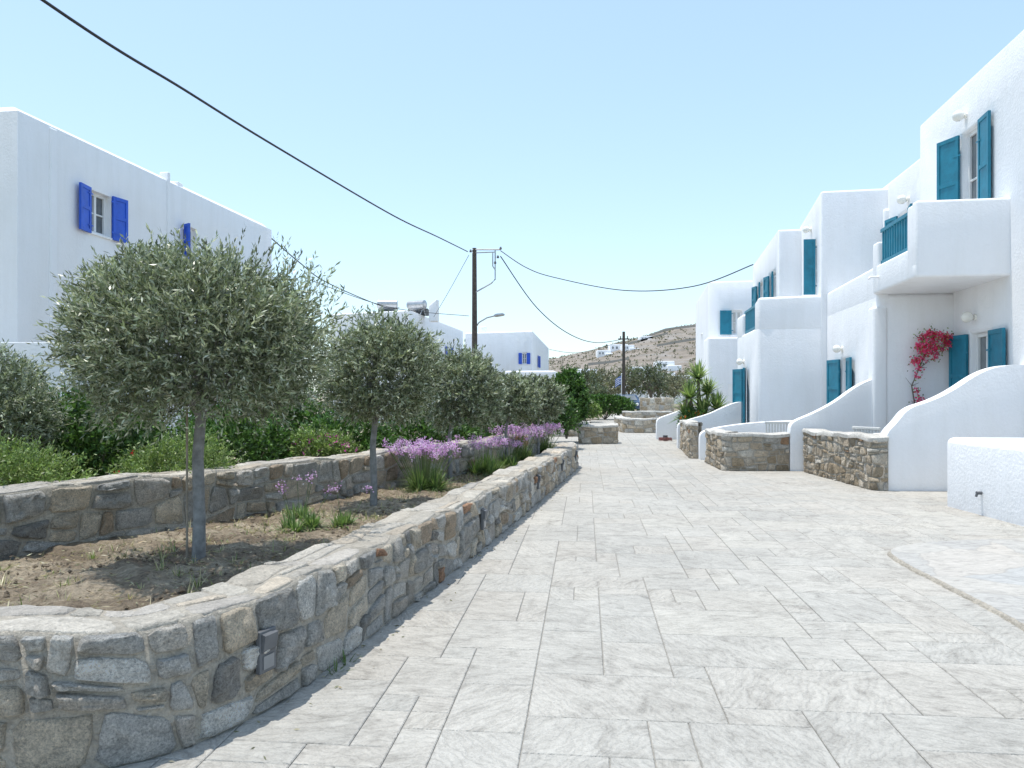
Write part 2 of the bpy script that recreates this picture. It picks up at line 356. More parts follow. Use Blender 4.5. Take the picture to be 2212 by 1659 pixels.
def stones(mb,mapf,U,Vf,row,wr,rng,bulge=.02,gap=.008,cols=STONES,sw=SW,split=.3,corner=(.03,.22),hi=False,mi=0):
    H=Vf(0); nr=max(1,round(H/row)); ph=rng.uniform(0,6,nr+2)
    def bd(k,u):
        if k==0: return .004
        if k==nr: return Vf(u)-.002
        return Vf(u)*(k/nr+ .26/nr*(math.sin(u*2.1+ph[k])+.8*math.sin(u*5.3+ph[k]*3)))
    n=20 if hi else 12
    RG=[(1,-.012,0),(.985,.30,.3),(.95,.68,.6),(.85,.92,1),(.6,1,1),(.3,1.04,1)] if hi else [(1,-.01,0),(.98,.4,.4),(.92,.85,.8),(.6,1,1)]
    for k in range(nr):
        u=0.0; s0=0.0
        while u<U-.02:
            wd=rng.uniform(*wr)*(1.25 if rng.random()<.15 else 1)
            if rng.random()<.18: wd=wr[0]*.7
            u2=min(U,u+wd)
            if U-u2<wr[0]*.6: u2=U
            s1=rng.uniform(-.035,.035) if u2<U else 0
            cells=[((u-s0,bd(k,u)),(u2-s1,bd(k,u2)),(u2+s1,bd(k+1,u2)),(u+s0,bd(k+1,u)))]
            if rng.random()<split:
                f=rng.uniform(.3,.7); a,b,c,d=cells[0]; f2=f+rng.uniform(-.1,.1)
                m1=(a[0]*(1-f)+d[0]*f,a[1]*(1-f)+d[1]*f); m2=(b[0]*(1-f2)+c[0]*f2,b[1]*(1-f2)+c[1]*f2)
                cells=[(a,b,m2,m1),(m1,m2,c,d)]
            for a,b,c,d in cells:
                g=gap*rng.uniform(.5,1.9)
                cx=(a[0]+b[0]+c[0]+d[0])/4; cy=(a[1]+b[1]+c[1]+d[1])/4
                ww=abs(b[0]-a[0]);hh=abs(d[1]-a[1])
                if ww<.04 or hh<.03: continue
                sx=max(.3,1-2*g/ww); sy=max(.3,1-2*g/hh)
                cc=rng.uniform(corner[0],corner[1],8)
                if hi:
                    par=[]
                    for (p_,q_) in (((0,cc[0]),(0,1-cc[1])),((cc[2],1),(1-cc[3],1)),((1,1-cc[4]),(1,cc[5])),((1-cc[6],0),(cc[7],0))):
                        for t_ in (0,.25,.5,.75,1): par.append((p_[0]*(1-t_)+q_[0]*t_,p_[1]*(1-t_)+q_[1]*t_))
                else: par=[(0,cc[0]),(0,.5),(0,1-cc[1]),(cc[2],1),(.5,1),(1-cc[3],1),(1,1-cc[4]),(1,.5),(1,cc[5]),(1-cc[6],0),(.5,0),(cc[7],0)]
                pts=[]
                for (s,t) in par:
                    x=(a[0]*(1-s)+b[0]*s)*(1-t)+(d[0]*(1-s)+c[0]*s)*t; y=(a[1]*(1-s)+b[1]*s)*(1-t)+(d[1]*(1-s)+c[1]*s)*t
                    j=1-rng.uniform(0,.08 if not hi else .085)
                    pts.append((cx+(x-cx)*sx*j,cy+(y-cy)*sy*j))
                bl=bulge*rng.uniform(.5,1.5)
                vs=[];fs=[]; tx=rng.uniform(-.45,.45)*bl; ty=rng.uniform(-.45,.45)*bl; sd=rng.uniform(0,100)
                for (sc,h,na) in RG:
                    for (x,y) in pts:
                        X=cx+(x-cx)*sc; Y=cy+(y-cy)*sc
                        hx=h*bl if h>0 else h
                        if na: hx+=(tx*(X-cx)/ww*2+ty*(Y-cy)/hh*2)*na + na*(noise.noise(Vector((X*9,Y*9,sd)))*.75+noise.noise(Vector((X*26,Y*26,sd)))*.6)*bl
                        vs.append(mapf(X,Y,hx))
                vs.append(mapf(cx,cy,bl*(1+noise.noise(Vector((cx*9,cy*9,sd)))*.75)))
                nr_=len(RG)
                for r in range(nr_-1):
                    for i in range(n):
                        i2=(i+1)%n; fs.append((r*n+i2,(r+1)*n+i2,(r+1)*n+i,r*n+i))
                for i in range(n): fs.append(((nr_-1)*n+(i+1)%n,nr_*n,(nr_-1)*n+i))
                ci=rng.choice(len(cols),p=sw); col=np.array(cols[ci])*rng.uniform(.82,1.18)
                mb.add(vs,fs,mi,col)
            u=u2; s0=s1
def stone_wall(name,path,th,h0,h1,label,seed,row=.15,wr=(.14,.34),top=True,it=2,capmat=None,bulge=.02,zb=0,hi=False):
    rng=np.random.default_rng(seed); P=Path(path,it); mb=MB()
    H=lambda u:h0+(h1-h0)*min(1,max(0,u/P.len))+.012*math.sin(u*3.1+seed)+.009*math.sin(u*8.3)
    mo=lambda u,v,h:(lambda q:(q[0]-q[2]*h,q[1]-q[3]*h,zb+v))(P.at(u))
    mt=lambda u,v,h:(lambda q:(q[0]+q[2]*v,q[1]+q[3]*v,zb+H(u)+h))(P.at(u))
    stones(mb,mo,P.len,H,row,wr,rng,bulge,hi=hi)
    if top and capmat is None:
        tl=[(.95,.95,.95),(1,.98,.95),(.88,.88,.9),(.98,.92,.85),(1.06,1.06,1.05)]
        rng2=np.random.default_rng(seed+500)
        stones(mb,mt,P.len,lambda u:th+.02*math.sin(u*4)+.014*math.sin(u*9),th/1.7,(.25,.65),rng2,.008,.004,tl,[.2]*5,corner=(.06,.26),hi=hi,mi=2,split=.25)
    n=max(2,int(P.len/.12)); vs=[];fs=[]
    for i in range(n+1):
        u=P.len*i/n; hh=H(u)
        for (a,z) in ((0,-.06),(0,hh-.02),(.02,hh+.002),(th-.02,hh+.002),(th,hh-.02),(th,-.06)):
            x,y,nx,ny=P.at(u); vs.append((x+nx*a,y+ny*a,zb+z))
    for i in range(n):
        for k in range(5):
            fs.append((i*6+k,(i+1)*6+k,(i+1)*6+k+1,i*6+k+1))
    fs.append((0,1,2,3,4,5)); e=n*6; fs.append((e+5,e+4,e+3,e+2,e+1,e))
    mb.add(vs,fs,1,(1,1,1))
    if capmat:
        vs=[];fs=[]
        for i in range(n+1):
            u=P.len*i/n; hh=H(u)+.003; wob=.01*math.sin(u*5+seed)
            for (a,z) in ((-.03,hh-.035+wob),(-.035,hh+.02),(-.01,hh+.045+wob),(th+.01,hh+.045),(th+.035,hh+.02),(th+.03,hh-.03)):
                x,y,nx,ny=P.at(u); vs.append((x+nx*a,y+ny*a,zb+z))
        for i in range(n):
            for k in range(6): fs.append((i*6+k,(i+1)*6+k,(i+1)*6+(k+1)%6,i*6+(k+1)%6))
        fs.append((0,1,2,3,4,5)); e=n*6; fs.append((e+5,e+4,e+3,e+2,e+1,e))
        mb.add(vs,fs,2,(1,1,1))
    o=mb.obj(name,[M_stone,M_mortar,capmat or M_capstone],None,True,usecol=True,angle=50)
    tag(o,label,'wall'); return o,P

# ------------------------------------------------------------ ground & paving
mb=MB(); mb.add([(-3000,-200,-.02),(3000,-200,-.02),(3000,5000,-.02),(-3000,5000,-.02)],[(0,1,2,3)])
o=mb.obj('ground',M_ground); tag(o,'dry sandy earth spreading to the hills','ground',kind='structure')
front=[(-7.5,3.4),(-4.5,3.28),(-2.9,3.19),(-2.25,3.16),(-1.84,3.18),(-1.52,3.34),(-1.30,3.66),(-1.14,4.1),(-.97,4.8),(-.75,5.8),(-.44,7.2),(.05,9.5),(.65,12.5),(1.2,15.3),(1.44,16.5),(1.3,16.95),(.9,17.05),(.4,16.9)]
poly=[(-7.5,-6),(14,-6),(16,20),(18,60),(8,60),(2.2,30),(-1.2,19),(-1.0,17.2),(.1,16.7),(.8,16.2)]+[(x-.33,y) for x,y in front[13:6:-1]]+[(-2.2,3.5),(-7.5,3.8)]
mb=MB(); mb.add([(x,y,0) for x,y in poly],[tuple(range(len(poly)))])
o=mb.obj('paving_bed',M_joint); tag(o,'grey concrete bed with dark joints under paving','paving',kind='structure')
def inpoly(x,y,pl):
    c=False;j=len(pl)-1
    for i in range(len(pl)):
        xi,yi=pl[i];xj,yj=pl[j]
        if (yi>y)!=(yj>y) and x<(xj-xi)*(y-yi)/(yj-yi)+xi: c=not c
        j=i
    return c
rng=np.random.default_rng(3)
th=R(-5.5); e1=(math.cos(th),math.sin(th)); e2=(-math.sin(th),math.cos(th)); q=.195
NX,NY=124,330; occ=np.zeros((NX,NY),bool); sizes=[(4,2),(3,2),(2,2),(4,3),(3,3),(2,2),(3,2),(5,2),(3,4),(2,1),(1,2),(3,2),(2,3),(5,3),(3,3),(1,1),(2,4)]
mb=MB(); ox,oy=-9,-3
for j in range(NY):
    for i in range(NX):
        if occ[i,j]: continue
        for t in range(8):
            a,b=sizes[rng.integers(len(sizes))]
            if i+a<=NX and j+b<=NY and not occ[i:i+a,j:j+b].any(): break
        else:
            a=1
            while i+a<NX and a<3 and not occ[i+a,j]: a+=1
            b=1
        if i+a>NX or j+b>NY: a=b=1
        occ[i:i+a,j:j+b]=True
        g=.0018
        L=[(i*q+g,j*q+g),((i+a)*q-g,j*q+g),((i+a)*q-g,(j+b)*q-g),(i*q+g,(j+b)*q-g)]
        W=[(ox+u*e1[0]+v*e2[0],oy+u*e1[1]+v*e2[1]) for u,v in L]
        cx=sum(p[0] for p in W)/4; cy=sum(p[1] for p in W)/4
        if not (inpoly(cx,cy,poly) or inpoly(W[1][0],W[1][1],poly)): continue
        vs=[(x,y,.004) for x,y in W]
        s=.005
        ins=[(u+(s if k in(0,3) else -s),v+(s if k in(0,1) else -s)) for k,(u,v) in enumerate(L)]
        vs+=[(ox+u*e1[0]+v*e2[0],oy+u*e1[1]+v*e2[1],.009) for u,v in ins]
        mb.add(vs,[(4,5,6,7),(0,1,5,4),(1,2,6,5),(2,3,7,6),(3,0,4,7)],0,(rng.random(),rng.random(),rng.random()))
o=mb.obj('paving',M_tile,usecol=True); tag(o,'pale grey stamped concrete paving in ashlar slate pattern','paving',kind='structure')
fp=chaikin([(7.5,8.6),(5.5,8.25),(4.4,8.1),(3.75,7.7),(3.62,7.2),(3.56,6.4),(3.5,5.5),(3.42,5.0),(3.2,4.2),(3.3,3.4),(7.5,3.2)],3)
mb=MB(); n=len(fp); 
mb.add([(p[0],p[1],.0) for p in fp]+[(p[0]+.02,p[1],.036) for p in fp],[tuple(range(n,2*n))[::-1]]+[(i+n,(i+1)%n+n,(i+1)%n,i) for i in range(n)])
o=mb.obj('flagstone_path',M_flag); tag(o,'raised smooth grey stone apron beside paving','path',kind='structure')
mb=MB(); rr=np.random.default_rng(5); vs=[];fs=[]
PK=Path([tuple(p)[:2] for p in fp[6:-16]],0); nk=int(PK.len/.04)
for i in range(nk+1):
    x,y,nx,ny=PK.at(PK.len*i/nk)
    w0=-.016+rr.uniform(-.008,.008)
    for (a,z) in ((w0,.002),(w0+.004,.02+rr.uniform(-.008,.006)),(.02,.036+rr.uniform(-.003,.003)),(.03,.030)):
        vs.append((x+nx*a,y+ny*a,z))
for i in range(nk):
    for k in range(3): fs.append((i*4+k,(i+1)*4+k,(i+1)*4+k+1,i*4+k+1))
mb.add(vs,fs)
o=mb.obj('path_kerb',M_mortar,smooth=True,angle=60); tag(o,'thin rough mortar edge of stone apron','kerb',kind='structure')

# ------------------------------------------------------------ planter
wallF,PF=stone_wall('stone_wall',front,.38,.63,.50,'low curved rubble stone planter wall with mortared top',11,row=.19,wr=(.14,.34),bulge=.024,hi=True)
rear=[(-8.5,3.7),(-6.5,4.3),(-5.2,4.9),(-3.91,5.84),(-2.84,7.7),(-2.17,8.9),(-.76,11.8),(.2,14.4),(.75,16.4)]
wallR,PR=stone_wall('stone_wall',rear,.36,.86,.80,'low rubble stone wall behind olive tree planter',14,row=.21,wr=(.17,.42),bulge=.032,hi=True)
mb=MB(); nu,nv=240,44; vs=[];fs=[]
for i in range(nu+1):
    t=i/nu; a=PF.at(PF.len*.93*t); A=Vector((a[0]+a[2]*.2,a[1]+a[3]*.2)); b=PR.at(PR.len*t); B=Vector((b[0],b[1]))+Vector((b[2],b[3]))*.1
    for j in range(nv+1):
        p=A.lerp(B,j/nv); h=.33+.05*noise.noise(Vector((p.x*1.3,p.y*1.3,0)))+.055*noise.noise(Vector((p.x*5,p.y*5,3)))+.03*noise.noise(Vector((p.x*14,p.y*14,3)))
        vs.append((p.x,p.y,h))
for i in range(nu):
    for j in range(nv):
        k=i*(nv+1)+j; fs.append((k,k+nv+1,k+nv+2,k+1)[::-1])
mb.add(vs,fs); o=mb.obj('soil',M_soil,smooth=True,angle=180); tag(o,'dry brown planter soil','soil',kind='structure')
def soilpt(rr,lo=.18,hi=.95,s0=.13,s1=.95):
    t=rr.uniform(lo,hi); a=PF.at(PF.len*.93*t); b=PR.at(PR.len*t); s=rr.uniform(s0,s1)
    return (a[0]+a[2]*.2)*(1-s)+b[0]*s,(a[1]+a[3]*.2)*(1-s)+b[1]*s
mb=MB(); rr=np.random.default_rng(8)
for _ in range(2800):
    x,y=soilpt(rr); r=rr.uniform(.006,.024)*(1.8 if rr.random()<.08 else 1)
    c=Vector((x,y,.335+.05*noise.noise(Vector((x*5,y*5,3))))); g=rr.uniform(.4,1.15)
    vs=[c+Vector((rr.uniform(.6,1.2)*dx*r,rr.uniform(.6,1.2)*dy*r,rr.uniform(.4,1)*dz*r)) for dx,dy,dz in ((1,0,0),(0,1,0),(-1,0,0),(0,-1,0),(0,0,1),(0,0,-1))]
    mb.add(vs,[(0,1,4),(1,2,4),(2,3,4),(3,0,4),(1,0,5),(2,1,5),(3,2,5),(0,3,5)],0,(.44*g,.35*g,.25*g))
o=mb.obj('soil_clods',M_stone,usecol=True); tag(o,'loose clods and pebbles on planter soil','soil',kind='stuff')
P=np.array([(*soilpt(rr),0) for _ in range(7000)]); P[:,2]=.352+rr.uniform(-.012,.016,len(P))
D=norm(np.concatenate([rr.normal(size=(len(P),2)),rr.normal(0,.25,(len(P),1))],1))
o=leafobj('leaf_litter',P,D,rr.uniform(.025,.075,len(P)),.008,palette(rr,len(P),np.arange(len(P)),[(.42,.34,.22),(.56,.48,.33),(.24,.17,.12),(.34,.33,.20)]),M_leaf,None,rr)
tag(o,'dry fallen leaves and straw on planter soil','leaves',kind='stuff')
us=rr.uniform(PF.len*.25,PF.len*.93,140); P=[]
for u in us:
    x,y,nx,ny=PF.at(u); dd=abs(rr.normal(0,.12))+.03; P.append((x-nx*dd,y-ny*dd,.016))
P=np.array(P); D=norm(np.concatenate([rr.normal(size=(len(P),2)),rr.normal(0,.1,(len(P),1))],1))
o=leafobj('leaf_litter',P,D,rr.uniform(.02,.05,len(P)),.010,palette(rr,len(P),np.arange(len(P)),[(.30,.25,.17),(.38,.34,.24),(.2,.2,.12)]),M_leaf,None,rr)
tag(o,'few dry leaves along the foot of stone wall','leaves',kind='stuff')

M_lens=simple('lamp_lens',(.22,.225,.23),.3)
def planter_lamp(y):
    us=np.linspace(0,PF.len,900); best=min(us,key=lambda u:abs(PF.at(u)[1]-y)+ (10 if PF.at(u)[0]<-1.42 or u>PF.len*.95 else 0))
    x,yy,nx,ny=PF.at(best); n=Vector((-nx,-ny,0)); a=Vector((-n.y,n.x,0))
    T=thing('wall_lamp',(x,yy,.34),'small grey box step light fixed to stone wall','lamp','step lights on planter wall')
    Z=Vector((0,0,1)); o0=Vector((x,yy,.22))-a*.06+n*.015; w_=.12; H=.21
    m=MB(); m.obox(o0,a*w_,n*.03,Z*H); o=m.obj('housing',M_metal,T,bevel=.006,seg=3)
    m=MB(); q0=o0+n*.0305+a*.012
    vs=[q0+Z*.10,q0+a*.096+Z*.10,q0+a*.096+Z*.197,q0+Z*.197,q0+Z*.115+n*.012,q0+a*.096+Z*.115+n*.012,q0+a*.096+Z*.19+n*.022,q0+Z*.19+n*.022]
    m.add(vs,[(0,1,5,4),(4,5,6,7),(7,6,2,3),(0,4,7,3),(1,2,6,5)]); m.obj('hood',M_metal,T)
    m=MB(); m.obox(o0+n*.031+a*.022+Z*.02,a*.076,n*.004,Z*.065)
    m.obj('lens',M_lens,T)
for y in (3.80,7.75,11.0,13.6,15.7): planter_lamp(y)

# ------------------------------------------------------------ olive trees
def olive(loc,cz,rx,rz,cx,ntw,nlf,L,W,seed,label,tr=.045,stake=False):
    rng=np.random.default_rng(seed); x,y,z=loc
    T=thing('olive_tree',loc,label,'tree','clipped olive trees in planter')
    mb=MB(); hz=cz-rz*.72
    tp=[(x,y,z-.05),(x+.005,y,z+.3*(hz-z)),(x-.01,y+.01,z+.7*(hz-z)),(x+.02,y,hz)]
    mb.tube(tp,[tr*1.15,tr,tr*.92,tr*.85],10)
    C=np.array((x+cx,y,cz)); nb=max(12,int(rx*30))
    for k in range(nb):
        a=rng.uniform(0,6.28); el=rng.uniform(-.15,1.3); r=rng.uniform(.55,.9)
        e=C+np.array((math.cos(a)*math.cos(el)*rx,math.sin(a)*math.cos(el)*rx,math.sin(el)*rz))*r
        s=np.array((x+.02,y,hz-rng.uniform(0,.08))); m=(s*.55+e*.45)+rng.normal(0,.05,3)*rx; m[2]+=.03
        mb.tube([s,m,e],[tr*.42,tr*.22,tr*.07],5)
        for _ in range(5):
            e2=m+(e-m)*rng.uniform(.1,.9); f=e2+norm(rng.normal(size=3)+(e-s)*.8)*rx*.28
            mb.tube([e2,f],[tr*.12,tr*.04],4)
    mb.obj('trunk',M_bark,T,smooth=True)
    P,D,tw,b,t=cloud(rng,C,(rx*.97,rx*.92,rz*.97),ntw,nlf,rx*.21,up=.42,shell=.42,lump=.12,flat=-.88,gap=.85,lw=.55)
    P2,D2,tw2,b2,t2=cloud(rng,C,(rx*.97,rx*.95,rz*.97),int(ntw*.07),nlf,rx*.30,up=.75,shell=.9,lump=.13,flat=-.15,lw=.36)
    P=np.concatenate([P,P2]);D=np.concatenate([D,D2]);tw=np.concatenate([tw,tw2+tw.max()+1]); n=len(P)
    C_=palette(rng,n,tw,OLIVE,OW,.28)
    leafobj('crown',P,D,L*rng.uniform(.7,1.25,n),W*rng.uniform(.8,1.2,n),C_,M_oleaf,T,rng)
    if stake:
        m=MB(); m.tube([(x-.075,y-.03,z-.02),(x-.08,y-.02,hz+.15)],.009,8); m.obj('stake',M_stake,T,smooth=True)
    return T
olive((-2.38,5.8,.33),1.97,.95,.71,.05,4300,16,.050,.0132,21,'large round-headed olive tree with thin stake in planter',stake=True)
olive((-1.56,8.6,.33),1.77,.68,.66,.10,2300,14,.053,.0165,22,'round-headed olive tree with slim grey trunk in planter',.038)
olive((-.92,11.3,.33),1.60,.62,.63,.20,1800,13,.058,.019,23,'round-headed olive tree with slim grey trunk in planter',.036)
olive((-.1,13.4,.33),1.46,.50,.46,.12,1200,13,.062,.022,24,'small round-headed olive tree among purple flowers',.03)
olive((.52,15.2,.33),1.45,.47,.47,.06,1050,13,.064,.024,25,'small round-headed olive tree among purple flowers',.03)

# ------------------------------------------------------------ shrubs
def shrub(name,c,rad,ntw,nlf,twl,L,W,cols,seed,label,w=None,up=.3,shell=.35,lump=.22,flat=-.55,cat='shrub',flowers=None,group=None,mat=None):
    rng=np.random.default_rng(seed); z0=max(-.02,c[2]-rad[2])
    T=thing(name,(c[0],c[1],z0),label,cat,group)
    mb=MB()
    for k in range(12):
        a=rng.uniform(0,6.28);r=rng.uniform(.3,.75); e=(c[0]+math.cos(a)*rad[0]*r,c[1]+math.sin(a)*rad[1]*r,c[2]+rad[2]*rng.uniform(-.1,.5))
        mb.tube([(c[0],c[1],z0),((c[0]+e[0])/2,(c[1]+e[1])/2,(z0+e[2])/2+.05),e],[.03*rad[2]+.004,.02*rad[2]+.003,.004],5)
    mb.obj('branches',M_twig,T,smooth=True)
    P,D,tw,b,t=cloud(rng,c,rad,ntw,nlf,twl,up=up,shell=shell,lump=lump,flat=flat); n=len(P)
    leafobj('foliage',P,D,L*rng.uniform(.7,1.3,n),W*rng.uniform(.8,1.2,n),palette(rng,n,tw,cols,w),mat or M_leaf,T,rng)
    if flowers:
        nf,col,fs=flowers; d=norm(rng.normal(size=(nf,3))); d[:,2]=abs(d[:,2])*.9; d[:,1]=-abs(d[:,1])
        Pc=np.array(c)+d*np.array(rad)*1.02; k=9
        P=np.repeat(Pc,k,0)+rng.normal(0,fs*.6,(nf*k,3)); D=norm(rng.normal(size=(nf*k,3)))
        leafobj('flowers',P,D,fs,fs*.8,palette(rng,nf*k,np.repeat(np.arange(nf),k),[col]),M_petal,T,rng)
    return T
DG=[(.06,.13,.028),(.09,.18,.042),(.13,.24,.06),(.035,.075,.02)]
LG=[(.16,.24,.07),(.23,.32,.095),(.11,.175,.05),(.30,.37,.15)]
BR='garden shrubs behind planter wall'
shrub('green_shrub',(-4.75,8.6,.85),(1.0,.8,.68),1500,10,.16,.065,.030,DG,31,'dense dark green pittosporum shrub behind stone wall',group=BR)
shrub('fern_shrub',(-4.6,6.75,.72),(.85,.5,.45),1500,13,.2,.04,.012,LG,32,'feathery light green shrub with small red flowers',up=.7,flowers=(5,(.6,.02,.03),.022),group=BR)
shrub('fern_shrub',(-3.55,7.9,.7),(.6,.45,.40),1100,12,.2,.04,.012,LG,33,'feathery light green shrub with small red flowers',up=.7,flowers=(3,(.6,.02,.03),.02),group=BR)
shrub('green_shrub',(-3.5,9.6,.75),(.95,.7,.6),1300,10,.16,.06,.028,DG,34,'dense dark green shrub behind stone wall',group=BR)
shrub('green_shrub',(-5.9,10.2,.9),(1.2,.9,.65),1100,10,.18,.075,.034,DG,35,'dense dark green shrub behind stone wall',group=BR)
shrub('green_shrub',(-2.3,10.8,.8),(.8,.6,.48),1000,10,.15,.06,.027,DG,36,'dark green shrub behind stone wall',group=BR)
shrub('flowering_shrub',(-2.5,10.0,.74),(.5,.35,.36),800,10,.16,.055,.018,LG,37,'light green shrub dotted with magenta flowers',flowers=(34,(.62,.10,.46),.024),group=BR)
shrub('green_shrub',(-1.4,13.0,.8),(.9,.8,.55),1000,10,.15,.065,.03,DG,38,'dark green shrub behind stone wall',group=BR)
shrub('green_shrub',(-4.1,12.5,1.0),(1.4,.9,.8),1100,10,.2,.08,.038,DG,39,'dark green shrub behind stone wall',group=BR)
shrub('green_shrub',(-.6,15.6,.8),(.9,.8,.6),800,10,.15,.075,.035,DG,40,'dark green shrub behind stone wall',group=BR)
shrub('green_shrub',(-6.6,8.6,.75),(.8,.7,.6),800,10,.16,.07,.03,DG,46,'dark green shrub behind stone wall',group=BR)
shrub('olive_shrub',(-5.3,7.75,1.35),(.66,.6,.72),2600,13,.15,.05,.0135,OLIVE,41,'clipped silvery olive bush behind stone wall',OW,group=BR,lump=.12,mat=M_oleaf)
shrub('round_bush',(1.75,24.5,1.25),(.66,.7,1.1),1500,10,.2,.10,.05,DG,42,'tall rounded dark green bush behind stone wall',shell=.5,lump=.1)
shrub('round_bush',(.9,22.0,1.0),(.9,.7,.8),1000,10,.2,.10,.045,DG,43,'rounded dark green bush behind stone wall',shell=.5)
shrub('hedge',(5.6,46,.75),(1.7,.9,.75),1100,9,.2,.13,.07,DG,44,'clipped green hedge beside paved lane',shell=.6,lump=.1,cat='hedge')
shrub('hedge',(3.9,42,.6),(1.0,.8,.6),600,9,.2,.13,.07,LG,45,'low light green hedge beside paved lane',shell=.6,lump=.15,cat='hedge')

def blades(mb,base,n,L,W,rng,spread=1.0,droop=.6,cols=((.11,.19,.06),(.18,.27,.09),(.26,.34,.14)),upmin=.25,r0=.04):
    for _ in range(n):
        a=rng.uniform(0,6.28); el=rng.uniform(upmin,1.45) if spread<=1 else rng.uniform(-.3,1.45)
        l=L*rng.uniform(.65,1.1); d=Vector((math.cos(a)*math.cos(el),math.sin(a)*math.cos(el),math.sin(el)))
        s=Vector((-math.sin(a),math.cos(a),0))*W*.5; p=Vector(base)+Vector((math.cos(a),math.sin(a),0))*r0*rng.uniform(0,1)
        vs=[];k=4
        for i in range(k+1):
            t=i/k; c=p+d*l*t+Vector((0,0,-1))*l*droop*t*t*math.cos(el)*.6
            ww=(1-t**2.2)*.95+.05; vs+=[c-s*ww,c+s*ww]
        fs=[(2*i,2*i+1,2*i+3,2*i+2) for i in range(k)]
        c=cols[rng.integers(len(cols))]; g=rng.uniform(.75,1.25)
        mb.add(vs,fs,0,(c[0]*g,c[1]*g,c[2]*g))
def garlic(x,y,z,r,h,nb,nf,seed,label,fs=.024,hk=1.0):
    rng=np.random.default_rng(seed); T=thing('flowering_plant',(x,y,z),label,'plant','purple flowering clumps in planter')
    mb=MB()
    for _ in range(6): blades(mb,(x+rng.uniform(-.4,.4)*r,y+rng.uniform(-.4,.4)*r,z-.02),nb//6,h,.017,rng,droop=1.0,upmin=.1)
    mb.obj('leaves',M_leaf,T,usecol=True)
    m=MB(); P=[];tw=[]
    for i in range(nf):
        a=rng.uniform(0,6.28); rr=r*rng.uniform(.1,1.15); hh=h*rng.uniform(1.1,1.5)*hk
        tip=np.array((x+math.cos(a)*rr,y+math.sin(a)*rr,z+hh))
        m.tube([(x+math.cos(a)*rr*.3,y+math.sin(a)*rr*.3,z),(x+math.cos(a)*rr*.7,y+math.sin(a)*rr*.7,z+hh*.6),tip],.0025,4,0,(.16,.22,.09))
        for _ in range(22): P.append(tip+rng.normal(0,.022,3)); tw.append(i)
    m.obj('stems',M_leaf,T,usecol=True)
    P=np.array(P);D=norm(rng.normal(size=P.shape)+np.array((0,0,.5)))
    leafobj('flowers',P,D,fs,.015,palette(rng,len(P),np.array(tw),[(.80,.47,.80),(.70,.38,.73),(.86,.60,.87)]),M_petal,T,rng)
garlic(-1.15,10.0,.33,.44,.42,1000,120,51,'dense clump with spiky leaves and many lilac flowers',.027)
garlic(-.42,12.0,.33,.44,.40,900,36,52,'spiky leaved clump with few lilac flowers',.028)
garlic(.08,14.0,.33,.46,.44,900,85,53,'spiky leaved clump with lilac flowers',.03)
garlic(.62,15.7,.33,.42,.42,800,60,54,'spiky leaved clump with lilac flowers',.03)
garlic(-.05,13.0,.33,.3,.34,440,22,58,'spiky leaved clump with lilac flowers',.028)
garlic(-1.97,7.1,.33,.30,.22,560,4,55,'small grassy clump with a few lilac flowers',.02,1.5)
garlic(-1.62,7.35,.33,.24,.20,360,2,56,'small grassy clump with a few lilac flowers',.02,1.3)
garlic(-2.15,7.75,.33,.22,.22,260,2,57,'small grassy clump with a few lilac flowers',.02,1.5)
mb=MB(); rr=np.random.default_rng(60)
for _ in range(480):
    x,y=soilpt(rr,.2,.92,.22,.95)
    blades(mb,(x,y,.32),rr.integers(4,14),rr.uniform(.04,.15),.007,rr,r0=.05,cols=((.18,.25,.08),(.38,.37,.19),(.54,.48,.30)))
for y in (4.35,4.5,6.2):
    blades(mb,(-.98+(y-4.5)*.17,y,.0),14,.1,.008,rr,r0=.04,cols=((.10,.17,.05),(.14,.2,.07)))
o=mb.obj('weeds',M_leaf,usecol=True); tag(o,'sparse weeds and dry grass tufts','weeds',kind='stuff')

# ------------------------------------------------------------ house building
def bake(o):
    dg=bpy.context.evaluated_depsgraph_get(); me=bpy.data.meshes.new_from_object(o.evaluated_get(dg)); o.modifiers.clear(); o.data=me
def foot(k,c0,c1,d0,d1):
    w_=(c1-c0)/(1+k*k); A=(c0+k*d0,d0);D=(c0+k*d1,d1)
    return [A,(A[0]+w_,A[1]-k*w_),(D[0]+w_,D[1]-k*w_),D]
def build_walls(parent,blocks,bev=.07,name='wall'):
    bm=bmesh.new()
    for foot_,z0,z1,cuts in blocks:
        m=MB(); m.prism(foot_,z0,z1); o=m.obj('tmp',M_white)
        cs=[]
        for cu in cuts:
            c=MB(); c.obox(*cu); cobj=c.obj('tmp_c',M_white); cs.append(cobj)
            bo=o.modifiers.new('x','BOOLEAN'); bo.operation='DIFFERENCE'; bo.object=cobj; bo.solver='EXACT'
        be=o.modifiers.new('b','BEVEL'); be.width=bev; be.segments=4; be.limit_method='ANGLE'; be.angle_limit=R(35)
        bpy.context.view_layer.update(); bake(o); bm.from_mesh(o.data)
        for c in cs+[o]: bpy.data.objects.remove(c,do_unlink=True)
    me=bpy.data.meshes.new(name); bm.to_mesh(me); bm.free(); me.materials.clear(); me.materials.append(M_white)
    me.polygons.foreach_set('use_smooth',[True]*len(me.polygons)); me.set_sharp_from_angle(angle=R(38)); me.update()
    o=bpy.data.objects.new(name,me); COL.objects.link(o); setparent(o,parent); return o
